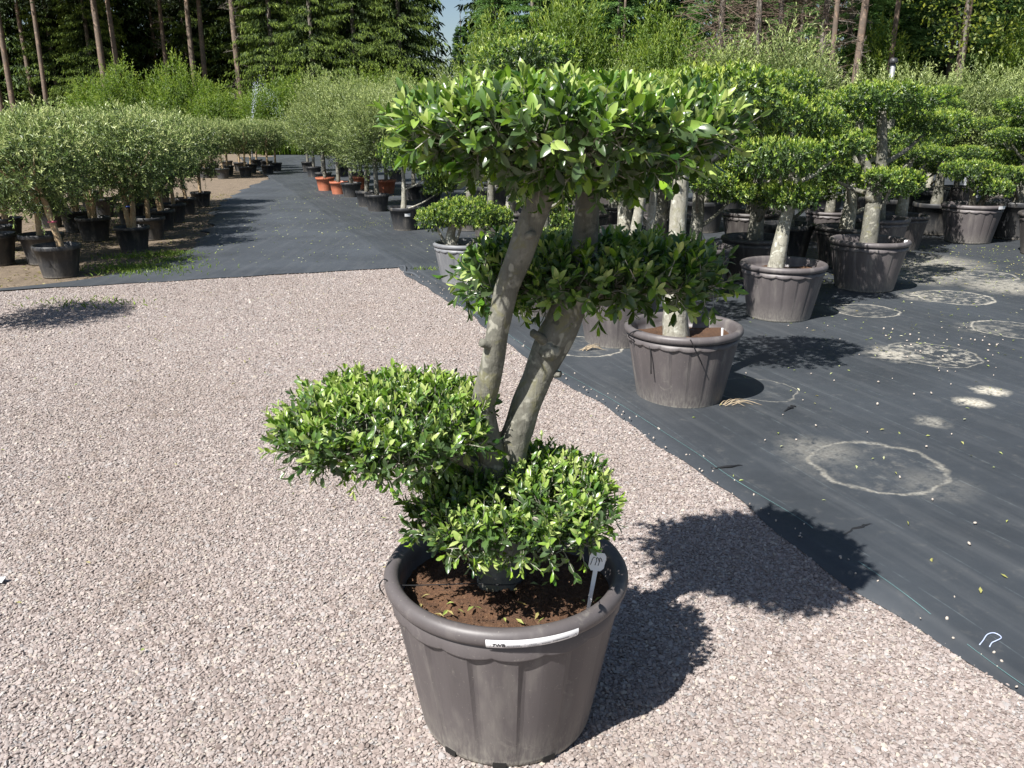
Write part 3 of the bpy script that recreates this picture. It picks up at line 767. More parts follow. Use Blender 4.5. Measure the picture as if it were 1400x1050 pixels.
for nm, cen, R, ns, LL, seed, pitch, kw in hero_pads:
    rng = np.random.default_rng(seed)
    B, X, Ls, D = shoot_points(rng, ns, R, lump=.17, p=2.8, shell=(.68, .97), length=(.04, .085), **kw)
    rho = np.clip((B[:, 0] / R[0]) ** 2 + (B[:, 1] / R[1]) ** 2, 0, 1)
    k_ = np.where(B[:, 2] < .2 * R[2], 1.0, 0.0) * rho * (.55 if nm == 'top' else .25)
    B[:, 2] += k_ * np.abs(B[:, 2] - .3 * R[2])
    X = nrm(X + np.array([0, 0, 1.0]) * (k_ * .2)[:, None])
    tilt = B[:, 1] * pitch; B[:, 2] += tilt
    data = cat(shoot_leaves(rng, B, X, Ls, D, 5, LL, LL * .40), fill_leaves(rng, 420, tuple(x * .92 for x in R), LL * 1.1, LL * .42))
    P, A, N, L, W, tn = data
    pad = empty('foliage_pad', hx(cen)); pad.parent = hero
    # the leaves that show largest are leaves of their own
    wp = P + np.array(cen); vc = nrm(cam_p - wp)
    rad = P / np.array([R[0], R[1], (R[2] + R[3]) / 2])
    face = np.abs((leaf_frames(P, A, N)[2] * vc).sum(1))
    score = (nrm(rad) * vc).sum(1) * 1.2 + np.linalg.norm(rad, axis=1) * .9 + face * .6 + rng.random(len(P)) * .8
    if nm == 'mid': score -= .0
    order = np.argsort(-score); big = order[:75]; rest = order[75:]
    aa, ss, nn = leaf_frames(P, A, N)
    for q in big:
        o = bpy.data.objects.new('leaf', LEAFV[int(np.clip((tn[q] - .08) / .085, 0, 9))]); COL.objects.link(o)
        o.parent = pad
        m = Matrix(((aa[q][0], ss[q][0], nn[q][0], P[q][0]), (aa[q][1], ss[q][1], nn[q][1], P[q][1]), (aa[q][2], ss[q][2], nn[q][2], P[q][2]), (0, 0, 0, 1)))
        o.matrix_basis = m @ Matrix.Diagonal((L[q], W[q], L[q], 1))
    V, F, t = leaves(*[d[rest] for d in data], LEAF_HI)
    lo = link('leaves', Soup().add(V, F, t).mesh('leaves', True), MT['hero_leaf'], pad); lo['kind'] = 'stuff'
    tw = Soup().add(*needles(B, B + X * Ls[:, None], .0016, seed))
    inner = B * np.array([.45, .45, .2]) + rng.normal(size=B.shape) * .015; inner[:, 2] -= R[3] * .35
    sel = rng.random(len(B)) < .6
    tw.add(*needles(inner[sel], B[sel], .0026, seed))
    two = link('twigs', tw.mesh('twigs'), MT['bark_pale'], pad); two['kind'] = 'stuff'

# label strip stuck on the rim
def on_rim(x, z):   # x along the strip (m), z height -> local position just proud of the rolled rim
    an = math.radians(-90 - 8) + x / .332
    zz = .4265 + z
    r = .331 - .02158 + .02158 * math.cos(math.asin(max(-1, min(1, (zz - .44646) / .02354)))) + .0022
    return (math.cos(an) * r, math.sin(an) * r, zz)
ns, nz = 40, 5; SL, SH = .232, .0275
V = [on_rim(SL * i / ns, SH * j / nz + .004 * math.sin(i / ns * 2.5) * 0) for i in range(ns + 1) for j in range(nz + 1)]
F = [(i * (nz + 1) + j, (i + 1) * (nz + 1) + j, (i + 1) * (nz + 1) + j + 1, i * (nz + 1) + j + 1) for i in range(ns) for j in range(nz)]
stk = link('label_strip', mesh('label_strip', V, F, True), MT['paper'], hp); stk['label'] = 'long white paper strip stuck on the pot rim'
def strip_text(txt, x0, z0, size, mat, name, bold=0.0, shear=0.0):
    cu = bpy.data.curves.new('t', 'FONT'); cu.body = txt; cu.size = size; cu.offset = bold; cu.shear = shear
    to = bpy.data.objects.new('t', cu); COL.objects.link(to)
    bpy.context.view_layer.update()
    me = bpy.data.meshes.new_from_object(to.evaluated_get(bpy.context.evaluated_depsgraph_get()))
    bpy.data.objects.remove(to, do_unlink=True)
    bm = bmesh.new(); bm.from_mesh(me); bmesh.ops.triangulate(bm, faces=bm.faces)
    for v in bm.verts:
        q = Vector(on_rim(x0 + v.co.x, z0 + v.co.y)); d = Vector((q.x, q.y, 0)).normalized() * .0012
        v.co = q + d
    bm.to_mesh(me); bm.free(); me.materials.clear()
    return link(name, me, mat, stk)
strip_text('7WB', .016, .0090, .0145, MT['ink'], 'printed_letters', .0004)
def strip_bar(x0, z0, w, h, mat, nm):
    q = [on_rim(x0, z0), on_rim(x0 + w, z0), on_rim(x0 + w, z0 + h), on_rim(x0, z0 + h)]
    q = [tuple(Vector(p) + Vector((p[0], p[1], 0)).normalized() * .0012) for p in q]
    return q
S = Soup(); rs = np.random.default_rng(8)
for x0, x1, z0 in ((.045, .085, .006), (.05, .082, .011), (.10, .128, .0055), (.104, .122, .012), (.134, .156, .009), (.162, .205, .0105)):
    x = x0
    while x < x1:
        w = rs.uniform(.0012, .003); S.add(strip_bar(x, z0, w, .0026 if x0 < .16 else .004, None, ''), np.array([[0, 1, 2, 3]])); x += w + rs.uniform(.0006, .0016)
link('small_print', S.mesh('small_print'), MT['greyink'], stk)
S = Soup()
for (x0, z0, x1, z1) in ((.0085, .0075, .0125, .0135), (.092, .006, .0928, .0085), (.092, .013, .0928, .0155), (.214, .006, .226, .018), (.221, .018, .229, .006)):
    q = [on_rim(x0, z0), on_rim(x0 + .0012, z0), on_rim(x1 + .0012, z1), on_rim(x1, z1)]
    S.add([tuple(Vector(p) + Vector((p[0], p[1], 0)).normalized() * .0014) for p in q], np.array([[0, 1, 2, 3]]))
link('printed_marks', S.mesh('printed_marks'), MT['greyink'], stk)
# tie wire from the rim round the stem
wp = [(x * .98, y, z + .034) for x, y, z in [(-.325, -.10, .395), (-.338, -.095, .42), (-.325, -.09, .438), (-.295, -.085, .418), (-.20, -.075, .412), (-.09, -.062, .408), (-.03, -.063, .405), (.03, -.055, .404), (.055, .0, .405), (.02, .06, .406), (-.05, .06, .407), (-.09, .0, .407), (-.07, -.045, .407)]]
V, F = tube(wp, [.0018] * len(wp), 6, 5)
wire = link('tie_wire', Soup().add(V, F).mesh('tie_wire', True), MT['wire'], hero)

# plant tag in the hero pot
def plant_tag(loc, rz, lean, s, label, writing=False, head=True):
    t = empty('plant_tag', loc, rz, label, 'plant tag', 'plant tags pushed into the pots')
    t.rotation_euler = (math.radians(-12), math.radians(lean), rz)
    t.scale = (s, s, s)
    bm = bmesh.new(); bmesh.ops.create_cube(bm, size=1)
    for v in bm.verts: v.co = Vector((v.co.x * .0115 * (1 if v.co.z > 0 else .75), v.co.y * .0022, (v.co.z + .5) * .105 - .01))
    bmesh.ops.bevel(bm, geom=list(bm.edges), offset=.0006, segments=1)
    me = bpy.data.meshes.new('stake'); bm.to_mesh(me); bm.free(); link('stake', me, MT['white'], t)
    if head:
        pts = [(-.012, 0), (.012, 0), (.020, .008), (.022, .038), (.016, .046), (-.016, .046), (-.021, .036), (-.020, .010)]
        V = [(x, -.0012, z + .094) for x, z in pts] + [(x, .0012, z + .094) for x, z in pts]
        F = [tuple(range(8)), tuple(range(15, 7, -1))] + [(i, i + 8, (i + 1) % 8 + 8, (i + 1) % 8) for i in range(8)]
        hd = link('tag_head', mesh('tag_head', V, F), MT['white'], t)
        if writing:
            S = Soup()
            for dx in (-.016, -.004, .004):
                u = np.linspace(0, 1, 9)
                lp = 1.0 if dx > -.01 else .3
                P = np.stack([dx + .009 * u - .003 * lp * np.sin(u * 3.14) * (u > .3), np.full(9, -.0020), .094 + .014 + .020 * np.sin(u * (2.6 if dx > -.01 else 1.9))], -1)
                V, F = tube(P, [.0008] * 9, 4, 1); S.add(V, F)
            link('handwriting', S.mesh('handwriting'), MT['ink'], hd)
    return t
plant_tag((.200, 1.885, .408), math.radians(8), 12, 1.05, 'white handwritten plant tag stuck in the soil of the big foreground pot', True)

# ------------------------------------------------------------------ cloud-pruned trees on the fabric (right block)
PADS = []
for k in range(7):
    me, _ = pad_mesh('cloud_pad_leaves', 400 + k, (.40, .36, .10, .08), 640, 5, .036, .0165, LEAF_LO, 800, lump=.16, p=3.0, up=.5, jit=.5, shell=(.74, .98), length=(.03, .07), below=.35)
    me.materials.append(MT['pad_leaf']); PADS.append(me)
SPADS = []
for k in range(4):
    me, _ = pad_mesh('small_pad_leaves', 430 + k, (.27, .25, .08, .065), 380, 5, .036, .0165, LEAF_LO, 400, lump=.16, p=3.0, up=.55, jit=.5, shell=(.72, .98), length=(.03, .07), below=.35)
    me.materials.append(MT['pad_leaf']); SPADS.append(me)

def cloud_tree(loc, W, kind, pads, label, stems=None, r0=.055, bark='bark', group='cloud-pruned trees in fluted pots', name='potted_tree', z=.012):
    """pads: (dx, dy, height, width, thickness). The highest pad ends the main stem."""
    root = empty(name, (loc[0], loc[1], z), 0, label, 'potted tree', group)
    zs, _ = add_pot(root, kind, W)
    rs = random.Random(int(loc[0] * 1000 + loc[1] * 77))
    order = sorted(pads, key=lambda p: -p[2])
    stems = stems or [[(0, 0, zs - .05), (rs.uniform(-.03, .03), rs.uniform(-.03, .03), zs + (order[0][2] - zs) * .45), (order[0][0] * .8, order[0][1] * .8, order[0][2] - .03)]]
    curves = []
    for si, st in enumerate(stems):
        n = len(st); R = [r0 * (1.25 if i == 0 else 1) * (1 - .45 * i / (n - 1)) * (1 if si == 0 else .8) for i in range(n)]
        V, F = tube(st, R, 10, 5, .08, rs.randrange(99))
        link('trunk', Soup().add(V, F).mesh('trunk', True), MT[bark], root)
        curves.append(smooth_path(st, R, 5)[0])
    allp = np.concatenate(curves)
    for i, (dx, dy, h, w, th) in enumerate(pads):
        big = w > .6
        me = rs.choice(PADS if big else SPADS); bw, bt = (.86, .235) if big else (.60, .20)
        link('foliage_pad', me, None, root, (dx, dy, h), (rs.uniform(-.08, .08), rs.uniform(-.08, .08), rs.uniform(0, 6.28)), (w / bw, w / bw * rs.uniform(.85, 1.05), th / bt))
        c = np.array([dx, dy, h - th * .25])
        d = np.linalg.norm((allp - (c - [0, 0, .28])) , axis=1); q = allp[d.argmin()]
        if np.linalg.norm(q - c) > .1:
            m = (q + c) / 2 - [0, 0, .03]
            V, F = tube([q, m, c], [r0 * .36, r0 * .28, r0 * .16], 7, 4, .08, i)
            link('branch', Soup().add(V, F).mesh('branch', True), MT[bark], root)
    return root

random.seed(11)
# front row beside the gravel edge
P2 = cloud_tree((1.02, 4.80), .70, 'taupe', [(-.02, .0, 1.72, .95, .26), (-.45, .25, 1.62, .6, .2), (.35, .2, 1.66, .62, .22)], 'cloud-pruned tree with thick pale trunk in scuffed taupe pot directly behind the foreground tree',
           [[(-.04, 0, .32), (-.06, 0, .7), (-.07, 0, 1.1), (-.06, 0, 1.62)]], .068, 'bark_pale')
cloud_tree((.80, 6.12), .66, 'taupe', [(.1, .1, 1.75, .9, .25), (-.42, .1, 1.55, .55, .2)], 'cloud-pruned tree in taupe pot half hidden behind the scuffed pot with thick trunk',
           [[(.06, 0, .3), (.10, 0, .8), (.14, 0, 1.2), (.1, .1, 1.7)], [(.16, .05, .32), (.22, .08, .8), (.25, .1, 1.3)]], .05, 'bark_pale')
cloud_tree((.20, 7.15), .66, 'taupe', [(.0, .0, .62, .7, .2), (.35, .3, 1.1, .5, .2), (-.1, .3, 2.10, .85, .3)], 'cloud-pruned tree in taupe pot seen between the two trunks of the foreground tree',
           [[(.05, .1, .3), (.08, .2, 1.0), (-.02, .25, 1.6), (-.1, .3, 2.05)]], .045)
cloud_tree((-.50, 8.60), .64, 'grey', [(.0, -.02, .70, .74, .26), (.30, .1, .62, .45, .2), (-.28, -.05, .64, .42, .2)], 'low cushion-shaped tree in sunlit grey fluted pot at the corner of the gravel',
           [[(-.12, -.05, .3), (-.13, -.03, .5), (-.05, 0, .68)]], .06, 'bark_pale')
cloud_tree((.42, 9.3), .64, 'taupe', [(.0, .0, .78, .8, .28), (.2, -.2, .55, .45, .18)], 'rounded low cushion tree just right of the sunlit grey corner pot', [[(0, 0, .3), (.02, 0, .5), (0, 0, .7)]], .06)
P8 = cloud_tree((-1.65, 12.93), .49, 'black', [(.0, .0, 1.10, .70, .44), (.42, -.05, .94, .66, .38), (.55, .1, .64, .56, .28)], 'cloud-pruned tree in black pot with white sticker where the path begins',
           [[(-.02, 0, .22), (0, 0, .6), (.0, 0, 1.05)]], .042, 'bark_pale')
def sticker(root, R, zc, ang, w, h, name='sticker', slope=0.0):
    V, n = [], 8
    for i in range(n + 1):
        for z in (0, 1):
            an = math.radians(ang) + (i / n - .5) * w / R; r = R + .0025 + slope * (z - .5) * h
            V.append((math.cos(an) * r, math.sin(an) * r, zc + (z - .5) * h))
    return link(name, mesh(name, V, [(2 * i, 2 * i + 2, 2 * i + 3, 2 * i + 1) for i in range(n)], True), MT['paper'], root)
sticker(P8, .2175, .245, -72, .085, .045, slope=.17)
P = [(-.30, -.13, .38), (-.345, -.14, .42), (-.30, -.16, .455), (-.26, -.20, .44), (-.23, -.235, .36), (-.22, -.245, .22)]
V, F = tube(P, [.0035] * 6, 6, 5); link('drip_tube', Soup().add(V, F).mesh('drip_tube', True), MT['wire'], P2)
P = [(-.02, -.30, .40), (-.03, -.352, .45), (-.02, -.36, .43), (.03, -.345, .34), (.05, -.33, .30)]
V, F = tube(P, [.003] * 5, 6, 5); link('drip_tube', Soup().add(V, F).mesh('drip_tube', True), MT['wire'], P2)
# second line
cloud_tree((2.30, 6.99), .72, 'taupe', [(.0, -.02, 1.00, .52, .22), (-.12, .0, 1.30, .78, .30), (.10, .2, 1.58, .72, .26), (-.3, .15, 1.62, .6, .24), (.42, .15, 1.40, .5, .22), (-.05, .25, 1.86, .7, .24)], 'three-tiered cloud tree with leaning pale trunk in grey-taupe pot beside the bare fabric',
           [[(-.08, -.02, .32), (-.03, 0, .75), (.02, .02, 1.2), (-.05, .2, 1.8)]], .062, 'bark_pale')
cloud_tree((3.55, 8.26), .76, 'taupe', [(.10, -.10, 1.05, .58, .22), (-.05, .0, 1.78, .98, .28), (-.55, .1, 1.70, .62, .24), (-.52, .12, 1.42, .7, .26), (-.45, .1, 1.16, .5, .22), (.5, .2, 1.55, .55, .22)], 'forked cloud tree with wide flat top in dark taupe pot on the fabric',
           [[(-.03, -.05, .34), (-.02, -.03, .9), (.02, 0, 1.2), (-.05, 0, 1.72)], [(-.02, -.03, .85), (-.12, .03, 1.2), (-.35, .1, 1.55)]], .075, 'bark')
P5 = cloud_tree((6.36, 11.63), .80, 'taupe', [(-.2, -.1, .95, .72, .26), (.12, -.15, .72, .6, .24)], 'squat two-cushion tree in wide pinkish taupe pot at the rear of the bare fabric', [[(.0, 0, .34), (-.05, -.05, .6), (-.15, -.1, .88)], [(.02, 0, .36), (.1, -.1, .66)]], .05)
cloud_tree((6.75, 10.45), .80, 'dark', [(.1, .1, 1.4, .9, .35), (.3, .0, 1.85, .8, .3), (-.1, .1, 1.1, .5, .22)], 'tree in dark pot cut off by the right edge of the photo', None, .07)
sticker(P5, .402, .495, -58, .16, .04)
# the crowded rows behind: each its own tree
ROW = [((3.85, 9.62), 'dark', 'thick-stemmed cloud tree in dark pot directly behind the forked wide-topped tree'),
       ((2.55, 8.75), 'dark', 'cloud tree in dark pot directly behind the three-tiered leaning tree'),
       ((1.75, 7.95), 'taupe', 'cloud tree in taupe pot behind the scuffed pot, left of the three-tiered tree'),
       ((5.05, 10.9), 'dark', 'cloud tree in dark pot just left of the squat two-cushion tree'),
       ((7.75, 12.9), 'dark', 'tall cloud tree with stout grey stem rising behind the squat two-cushion tree')]
SHARED = 'cloud-pruned tree in dark pot standing deep in the crowded shaded rows'
rs = random.Random(4)
def tiers(rs, hgt):
    pads = [(rs.uniform(-.1, .1), rs.uniform(-.1, .1), hgt, rs.uniform(.8, 1.0), rs.uniform(.2, .25))]
    an = rs.uniform(0, 6.28); z = hgt - .26
    while z > .8:
        r = rs.uniform(.26, .42); pads.append((math.cos(an) * r, math.sin(an) * r, z, rs.uniform(.5, .76), rs.uniform(.17, .22)))
        an += rs.uniform(1.7, 2.6); z -= rs.uniform(.13, .22)
    return pads
for (p, kd, lab) in ROW:
    cloud_tree(p, rs.uniform(.68, .76), kd, tiers(rs, rs.uniform(1.65, 1.9)), lab, None, rs.uniform(.06, .08), 'bark' if rs.random() < .5 else 'bark_pale')
deep = [(1.25, 9.4), (.95, 11.2), (-.1, 11.0), (2.0, 10.6), (3.1, 10.9), (4.3, 11.6), (5.6, 12.8), (6.7, 13.9), (8.3, 14.3), (9.2, 13.6), (.4, 12.9), (1.6, 12.5), (2.9, 12.8), (4.1, 13.4), (9.9, 15.2), (8.9, 11.9), (-.7, 13.0), (-.2, 14.8), (1.1, 14.5), (2.5, 14.8), (5.3, 14.3), (6.4, 15.2), (7.6, 15.4), (3.8, 14.9), (10.8, 14.6), (10.4, 13.2), (3.3, 9.9), (4.5, 10.2), (1.4, 8.6), (6.2, 12.5), (7.2, 12.0)]
for p in deep:
    hgt = rs.uniform(1.6, 2.0) if p[0] > .6 else rs.uniform(1.35, 1.7)
    cloud_tree((p[0] + rs.uniform(-.1, .1), p[1] + rs.uniform(-.1, .1)), rs.uniform(.6, .76), rs.choice(['dark', 'dark', 'taupe', 'black']), tiers(rs, hgt), SHARED, None, rs.uniform(.055, .08), rs.choice(['bark', 'bark_pale']), 'cloud trees deep in the rows')

plant_tag((1.22, 4.66, .38), .1, 2, 1.0, 'narrow white stake standing in the scuffed taupe pot', head=False)
plant_tag((2.10, 6.80, .36), .2, -4, .75, 'white tag at the left rim of the grey-taupe pot of the three-tiered tree')
plant_tag((3.83, 8.10, .40), -.2, 6, .8, 'white tag at the right rim of the dark taupe pot of the forked tree')

# ------------------------------------------------------------------ olives
OL, SIL = [], []
for k in range(5):
    me, _ = pad_mesh('olive_crown_leaves', 500 + k, (.56, .54, .46, .46), 1000, 6, .052, .017, LEAF_LO, 1500, lump=.22, up=.35, jit=.6, shell=(.55, 1.0), length=(.08, .2), below=.8, p=2.1)
    me.materials.append(MT['olive_leaf']); OL.append(me)
for k in range(4):
    me, _ = pad_mesh('tall_olive_crown_leaves', 520 + k, (.62, .58, .85, .60), 1200, 8, .06, .016, LEAF_LO, 1600, lump=.28, up=1.1, jit=.55, shell=(.45, 1.0), length=(.15, .42), below=.8, p=2.0)
    me.materials.append(MT['silver_leaf']); SIL.append(me)

def olive(loc, W, kind, height, label, group, lean=(0, 0), crowns=OL, cw=1.1, ch=.95, trunk_r=.03, bark='bark_tan', tie=None, base_z=-.015, stems=1):
    root = empty('potted_olive_tree', (loc[0], loc[1], base_z), 0, label, 'olive tree', group)
    zs, _ = add_pot(root, kind, W)
    rs = random.Random(int(loc[0] * 991 + loc[1] * 313))
    cz = height - ch * .5
    for s_ in range(stems):
        ox = (s_ - (stems - 1) / 2) * .09
        b = [(ox * .4 - lean[0] * .4, 0, zs - .04), (ox + rs.uniform(-.02, .02) + lean[0] * .2, lean[1] * .3, zs + (cz - zs) * .5), (ox * 1.5 + lean[0], lean[1], cz)]
        V, F = tube(b, [trunk_r * 1.15, trunk_r, trunk_r * .6], 8, 5, .08, rs.randrange(99))
        link('trunk', Soup().add(V, F).mesh('trunk', True), MT[bark], root)
    S = Soup()
    for q in range(5):
        an = rs.uniform(0, 6.28); r = cw * .36
        V, F = tube([(lean[0] * .8, lean[1] * .8, cz - ch * .38), (lean[0] + math.cos(an) * r * .5, lean[1] + math.sin(an) * r * .5, cz - ch * .1), (lean[0] + math.cos(an) * r, lean[1] + math.sin(an) * r, cz + ch * .15)], [trunk_r * .6, trunk_r * .4, trunk_r * .15], 5, 3)
        S.add(V, F)
    link('branches', S.mesh('branches', True), MT[bark], root)
    me = rs.choice(crowns); bw, bh = (1.12, .92) if crowns is OL else (1.24, 1.45)
    link('crown', me, None, root, (lean[0], lean[1], cz + (.0 if crowns is OL else -.1)), (0, 0, rs.uniform(0, 6.28)), (cw / bw, cw / bw, ch / bh))
    if tie:
        an = np.linspace(0, 6.28, 13)
        zz = zs + (cz - zs) * .35
        P = np.stack([np.cos(an) * trunk_r * 1.15 + lean[0] * .02, np.sin(an) * trunk_r * 1.15 + lean[1] * .1, np.full(13, zz)], -1)
        V, F = tube(P, [.009] * 13, 6, 1); link('tie', Soup().add(V, F).mesh('tie', True), MT[tie], root)
    return root

GL = 'black-potted olives left of the path'
left = [((-4.98, 9.08), .49, 1.70, (-.16, .02), 'olive with leaning bare trunk in the black pot nearest the gravel edge', 'pink', 1.15),
        ((-4.99, 10.97), .45, 1.68, (.0, .0), 'olive with paired upright stems and blue tie in the second black pot beside the path', 'blue', 1.05),
        ((-5.62, 9.95), .50, 1.72, (.05, .0), 'olive with blue-tied trunk right behind the leaning one', 'blue', 1.15),
        ((-6.15, 9.85), .52, 1.74, (-.08, .0), 'olive with steeply slanting stem at the left edge of the photo', None, 1.2),
        ((-5.97, 11.95), .47, 1.72, (.0, .0), 'olive with fork-topped straight trunk in black pot between leaning and paired-stem olives', None, 1.15),
        ((-5.22, 12.05), .45, 1.66, (.02, .0), 'olive right behind the paired-stem olive with the blue tie', None, 1.05),
        ((-5.5, 13.15), .44, 1.66, (-.03, .0), 'third black-potted olive along the left path edge, trunk in shade', None, 1.0),
        ((-5.72, 14.2), .44, 1.66, (-.05, .0), 'fourth black-potted olive along the left path edge', None, 1.0),
        ((-5.98, 15.4), .42, 1.66, (-.1, .0), 'fifth black-potted olive along the left path edge, stem slanting left', None, .95),
        ((-6.22, 16.9), .40, 1.64, (.02, .0), 'last olive of the near left row, just before the bare brown dirt', None, .95)]
for i, (p, W, hgt, ln, lab, tie, cw) in enumerate(left):
    olive(p, W, 'black', hgt, lab, GL, ln, OL, cw * 1.04, 1.06, .034 if i < 5 else .03, 'bark_tan', tie, stems=2 if i in (1, 4, 6) else 1)
rs = random.Random(9)
for p in [(-6.75, 10.95), (-6.7, 12.9), (-6.35, 14.0), (-7.2, 11.9), (-7.45, 13.5), (-7.3, 15.0), (-6.75, 15.6), (-7.1, 17.0), (-8.1, 14.9), (-8.2, 16.5), (-7.9, 17.6), (-9.0, 16.2), (-9.2, 17.9)]:
    olive(p, .46, 'black', rs.uniform(1.66, 1.82), 'olive in black pot within the inner rows left of the path', 'olives in the inner left rows', (rs.uniform(-.1, .1), rs.uniform(-.05, .05)), OL, rs.uniform(1.2, 1.35), 1.12, .03, stems=rs.choice([1, 1, 2]))
for p in [(-8.55, 25.2), (-8.15, 26.1), (-7.75, 27.1), (-9.2, 25.6), (-8.9, 26.7), (-8.5, 27.8), (-7.9, 28.6), (-9.9, 26.0), (-9.6, 27.4), (-9.2, 28.9), (-8.6, 30.0), (-10.6, 26.6), (-10.4, 28.2), (-10.0, 30), (-11.2, 27.5), (-11.6, 29), (-9.3, 31.2)]:
    olive(p, .42, 'black', rs.uniform(1.5, 1.66), 'small olive in the far block beyond the brown dirt strip', 'olives in the far left block', (rs.uniform(-.05, .05), 0), OL, rs.uniform(.9, 1.05), .9, .03)
# the one outside the frame whose shadow falls on the gravel
olive((-4.62, 6.35), .48, 'black', 1.62, 'black-potted olive standing alone on the gravel, its shadow at the left edge', GL, (0, 0), OL, .95, .6, .03)
# tall loose olives right of the path
GR = 'loose silvery olives right of the path'
for p, W, kd, hgt, lab, cw in [((-4.49, 20.45), .46, 'terra', 2.45, 'tall silvery olive in the first terracotta pot right of the path', 1.35), ((-3.96, 19.41), .42, 'terra', 2.3, 'silvery olive in terracotta pot beside a black one right of the path', 1.2),
                               ((-3.54, 18.68), .46, 'black', 2.3, 'silvery olive in black pot next to the terracotta pots', 1.25), ((-2.85, 16.6), .44, 'black', 2.0, 'silvery olive with dark stem in black pot, two behind the stickered black pot', 1.15), ((-2.5, 15.66), .46, 'black', 2.05, 'silvery olive in black pot next behind the stickered black pot', 1.2)]:
    olive(p, W, kd, hgt, lab, GR, (0, 0), SIL, cw, hgt - .75, .04, 'bark', None, .0)
for p, kd, hgt in [((-3.7, 20.9), 'terra', 2.3), ((-2.9, 19.6), 'terra', 2.2), ((-2.1, 18.1), 'black', 2.2), ((-5.0, 22.6), 'black', 2.3), ((-4.2, 22.9), 'black', 2.4), ((-1.6, 16.6), 'black', 2.1), ((-5.9, 25.4), 'black', 2.1), ((-5.1, 26.0), 'black', 2.3), ((-6.8, 28.5), 'black', 2.0), ((-5.9, 29.6), 'black', 2.3), ((-3.2, 23.5), 'black', 2.5), ((-1.5, 20.5), 'black', 2.5), ((-.4, 18.5), 'black', 2.4)]:
    olive(p, .45, kd, hgt, 'silvery olive crowded in the rows behind those lining the right of the path', 'silvery olives in the inner rows', (0, 0), SIL, rs.uniform(1.15, 1.4), hgt - .75, .04, 'bark', None, .0)
# tall olives behind the cloud trees
for i, (p, hgt, cw) in enumerate(sorted([((4.0, 16.2), 2.75, 1.7), ((4.9, 16.0), 2.95, 1.6), ((5.6, 16.5), 2.5, 1.5), ((3.1, 16.6), 2.3, 1.5), ((6.7, 16.2), 2.35, 1.5), ((7.7, 16.4), 2.4, 1.5), ((8.8, 16.8), 2.45, 1.5), ((9.9, 17.2), 2.4, 1.5), ((11.0, 17.4), 2.45, 1.5), ((1.9, 16.4), 2.3, 1.4), ((.8, 16.6), 2.3, 1.4), ((12.0, 17.6), 2.4, 1.5)])):
    olive(p, .6, 'dark', hgt, 'tall bushy silvery olive, %s from the left in the line behind the cloud-pruned rows' % ['first', 'second', 'third', 'fourth', 'fifth', 'sixth', 'seventh', 'eighth', 'ninth', 'tenth', 'eleventh', 'twelfth'][i], 'tall olives behind the cloud trees', (0, 0), SIL, cw, hgt - .7, .05, 'bark', None, .0)
olive((-.3, 12.0), .6, 'dark', 2.35, 'slender silvery olive whose tips rise left of the foreground treetop', GR, (0, 0), SIL, .9, 1.6, .05, 'bark', None, .0)

# grey square planters in the far right
for i, (x, y, lab) in enumerate([(10.5, 18.6, 'square grey planter behind the squat two-cushion tree'), (11.6, 18.9, 'square grey planter at the far right edge under the trees'), (8.4, 18.2, 'square grey planter glimpsed between stems left of the stout grey one')]):
    t = empty('planter', (x, y, .012), .25, lab, 'planter', 'grey planters at the back')
    bm = bmesh.new(); bmesh.ops.create_cube(bm, size=1)
    for v in bm.verts: v.co = Vector((v.co.x * (.8 if v.co.z > 0 else .72), v.co.y * (.8 if v.co.z > 0 else .72), (v.co.z + .5) * .62))
    top = [f for f in bm.faces if f.normal.z > .9]
    r_ = bmesh.ops.inset_region(bm, faces=top, thickness=.05)
    bmesh.ops.translate(bm, verts=list({v for f in top for v in f.verts}), vec=(0, 0, -.08))
    bmesh.ops.bevel(bm, geom=[e for e in bm.edges if e.calc_length() > .3], offset=.012, segments=2)
    me = bpy.data.meshes.new('box'); bm.to_mesh(me); bm.free(); link('box', me, MT['concrete'], t)
    bm = bmesh.new()
    for sx_, sy_, lx, ly in ((0, -.405, .85, .05), (0, .405, .85, .05), (-.405, 0, .05, .76), (.405, 0, .05, .76)):
        r_ = bmesh.ops.create_cube(bm, size=1)
        for v in r_['verts']: v.co = Vector((v.co.x * lx + sx_, v.co.y * ly + sy_, v.co.z * .07 + .60))
    me = bpy.data.meshes.new('rim'); bm.to_mesh(me); bm.free(); link('rim', me, MT['concrete'], t)

# ------------------------------------------------------------------ background: shrubs, forest
SHR = []
for k in range(4):
    me, _ = pad_mesh('shrub_leaves', 600 + k, (1.5, 1.3, 1.9, 1.2), 1300, 6, .16, .045, LEAF_LO, 900, lump=.3, up=1.3, jit=.5, shell=(.45, 1.0), length=(.3, .9), below=.8, p=2.0)
    me.materials.append(MT['shrub_leaf']); SHR.append(me)
def bush(x, y, w, h, label, group='bright green bushes at the end of the path', k=0):
    r = empty('bush', (x, y, -.02), 0, label, 'bush', group)
    link('foliage', SHR[k % 4], None, r, (0, 0, h * .40), (0, 0, k * 1.3), (w / 3, w / 3, h / 3.1))
    S = Soup()
    for q in range(4):
        an = q * 1.6 + k; V, F = tube([(0, 0, 0), (math.cos(an) * .2, math.sin(an) * .2, h * .2), (math.cos(an) * w * .2, math.sin(an) * w * .2, h * .5)], [.04, .03, .015], 5, 2); S.add(V, F)
    link('stems', S.mesh('stems'), MT['bark_grey'], r)
rs = random.Random(21)
ORD = ['first', 'second', 'third', 'fourth', 'fifth', 'sixth', 'seventh', 'eighth', 'ninth', 'tenth', 'eleventh', 'twelfth', 'thirteenth', 'fourteenth']
bx = np.linspace(-22, -2.5, 13)
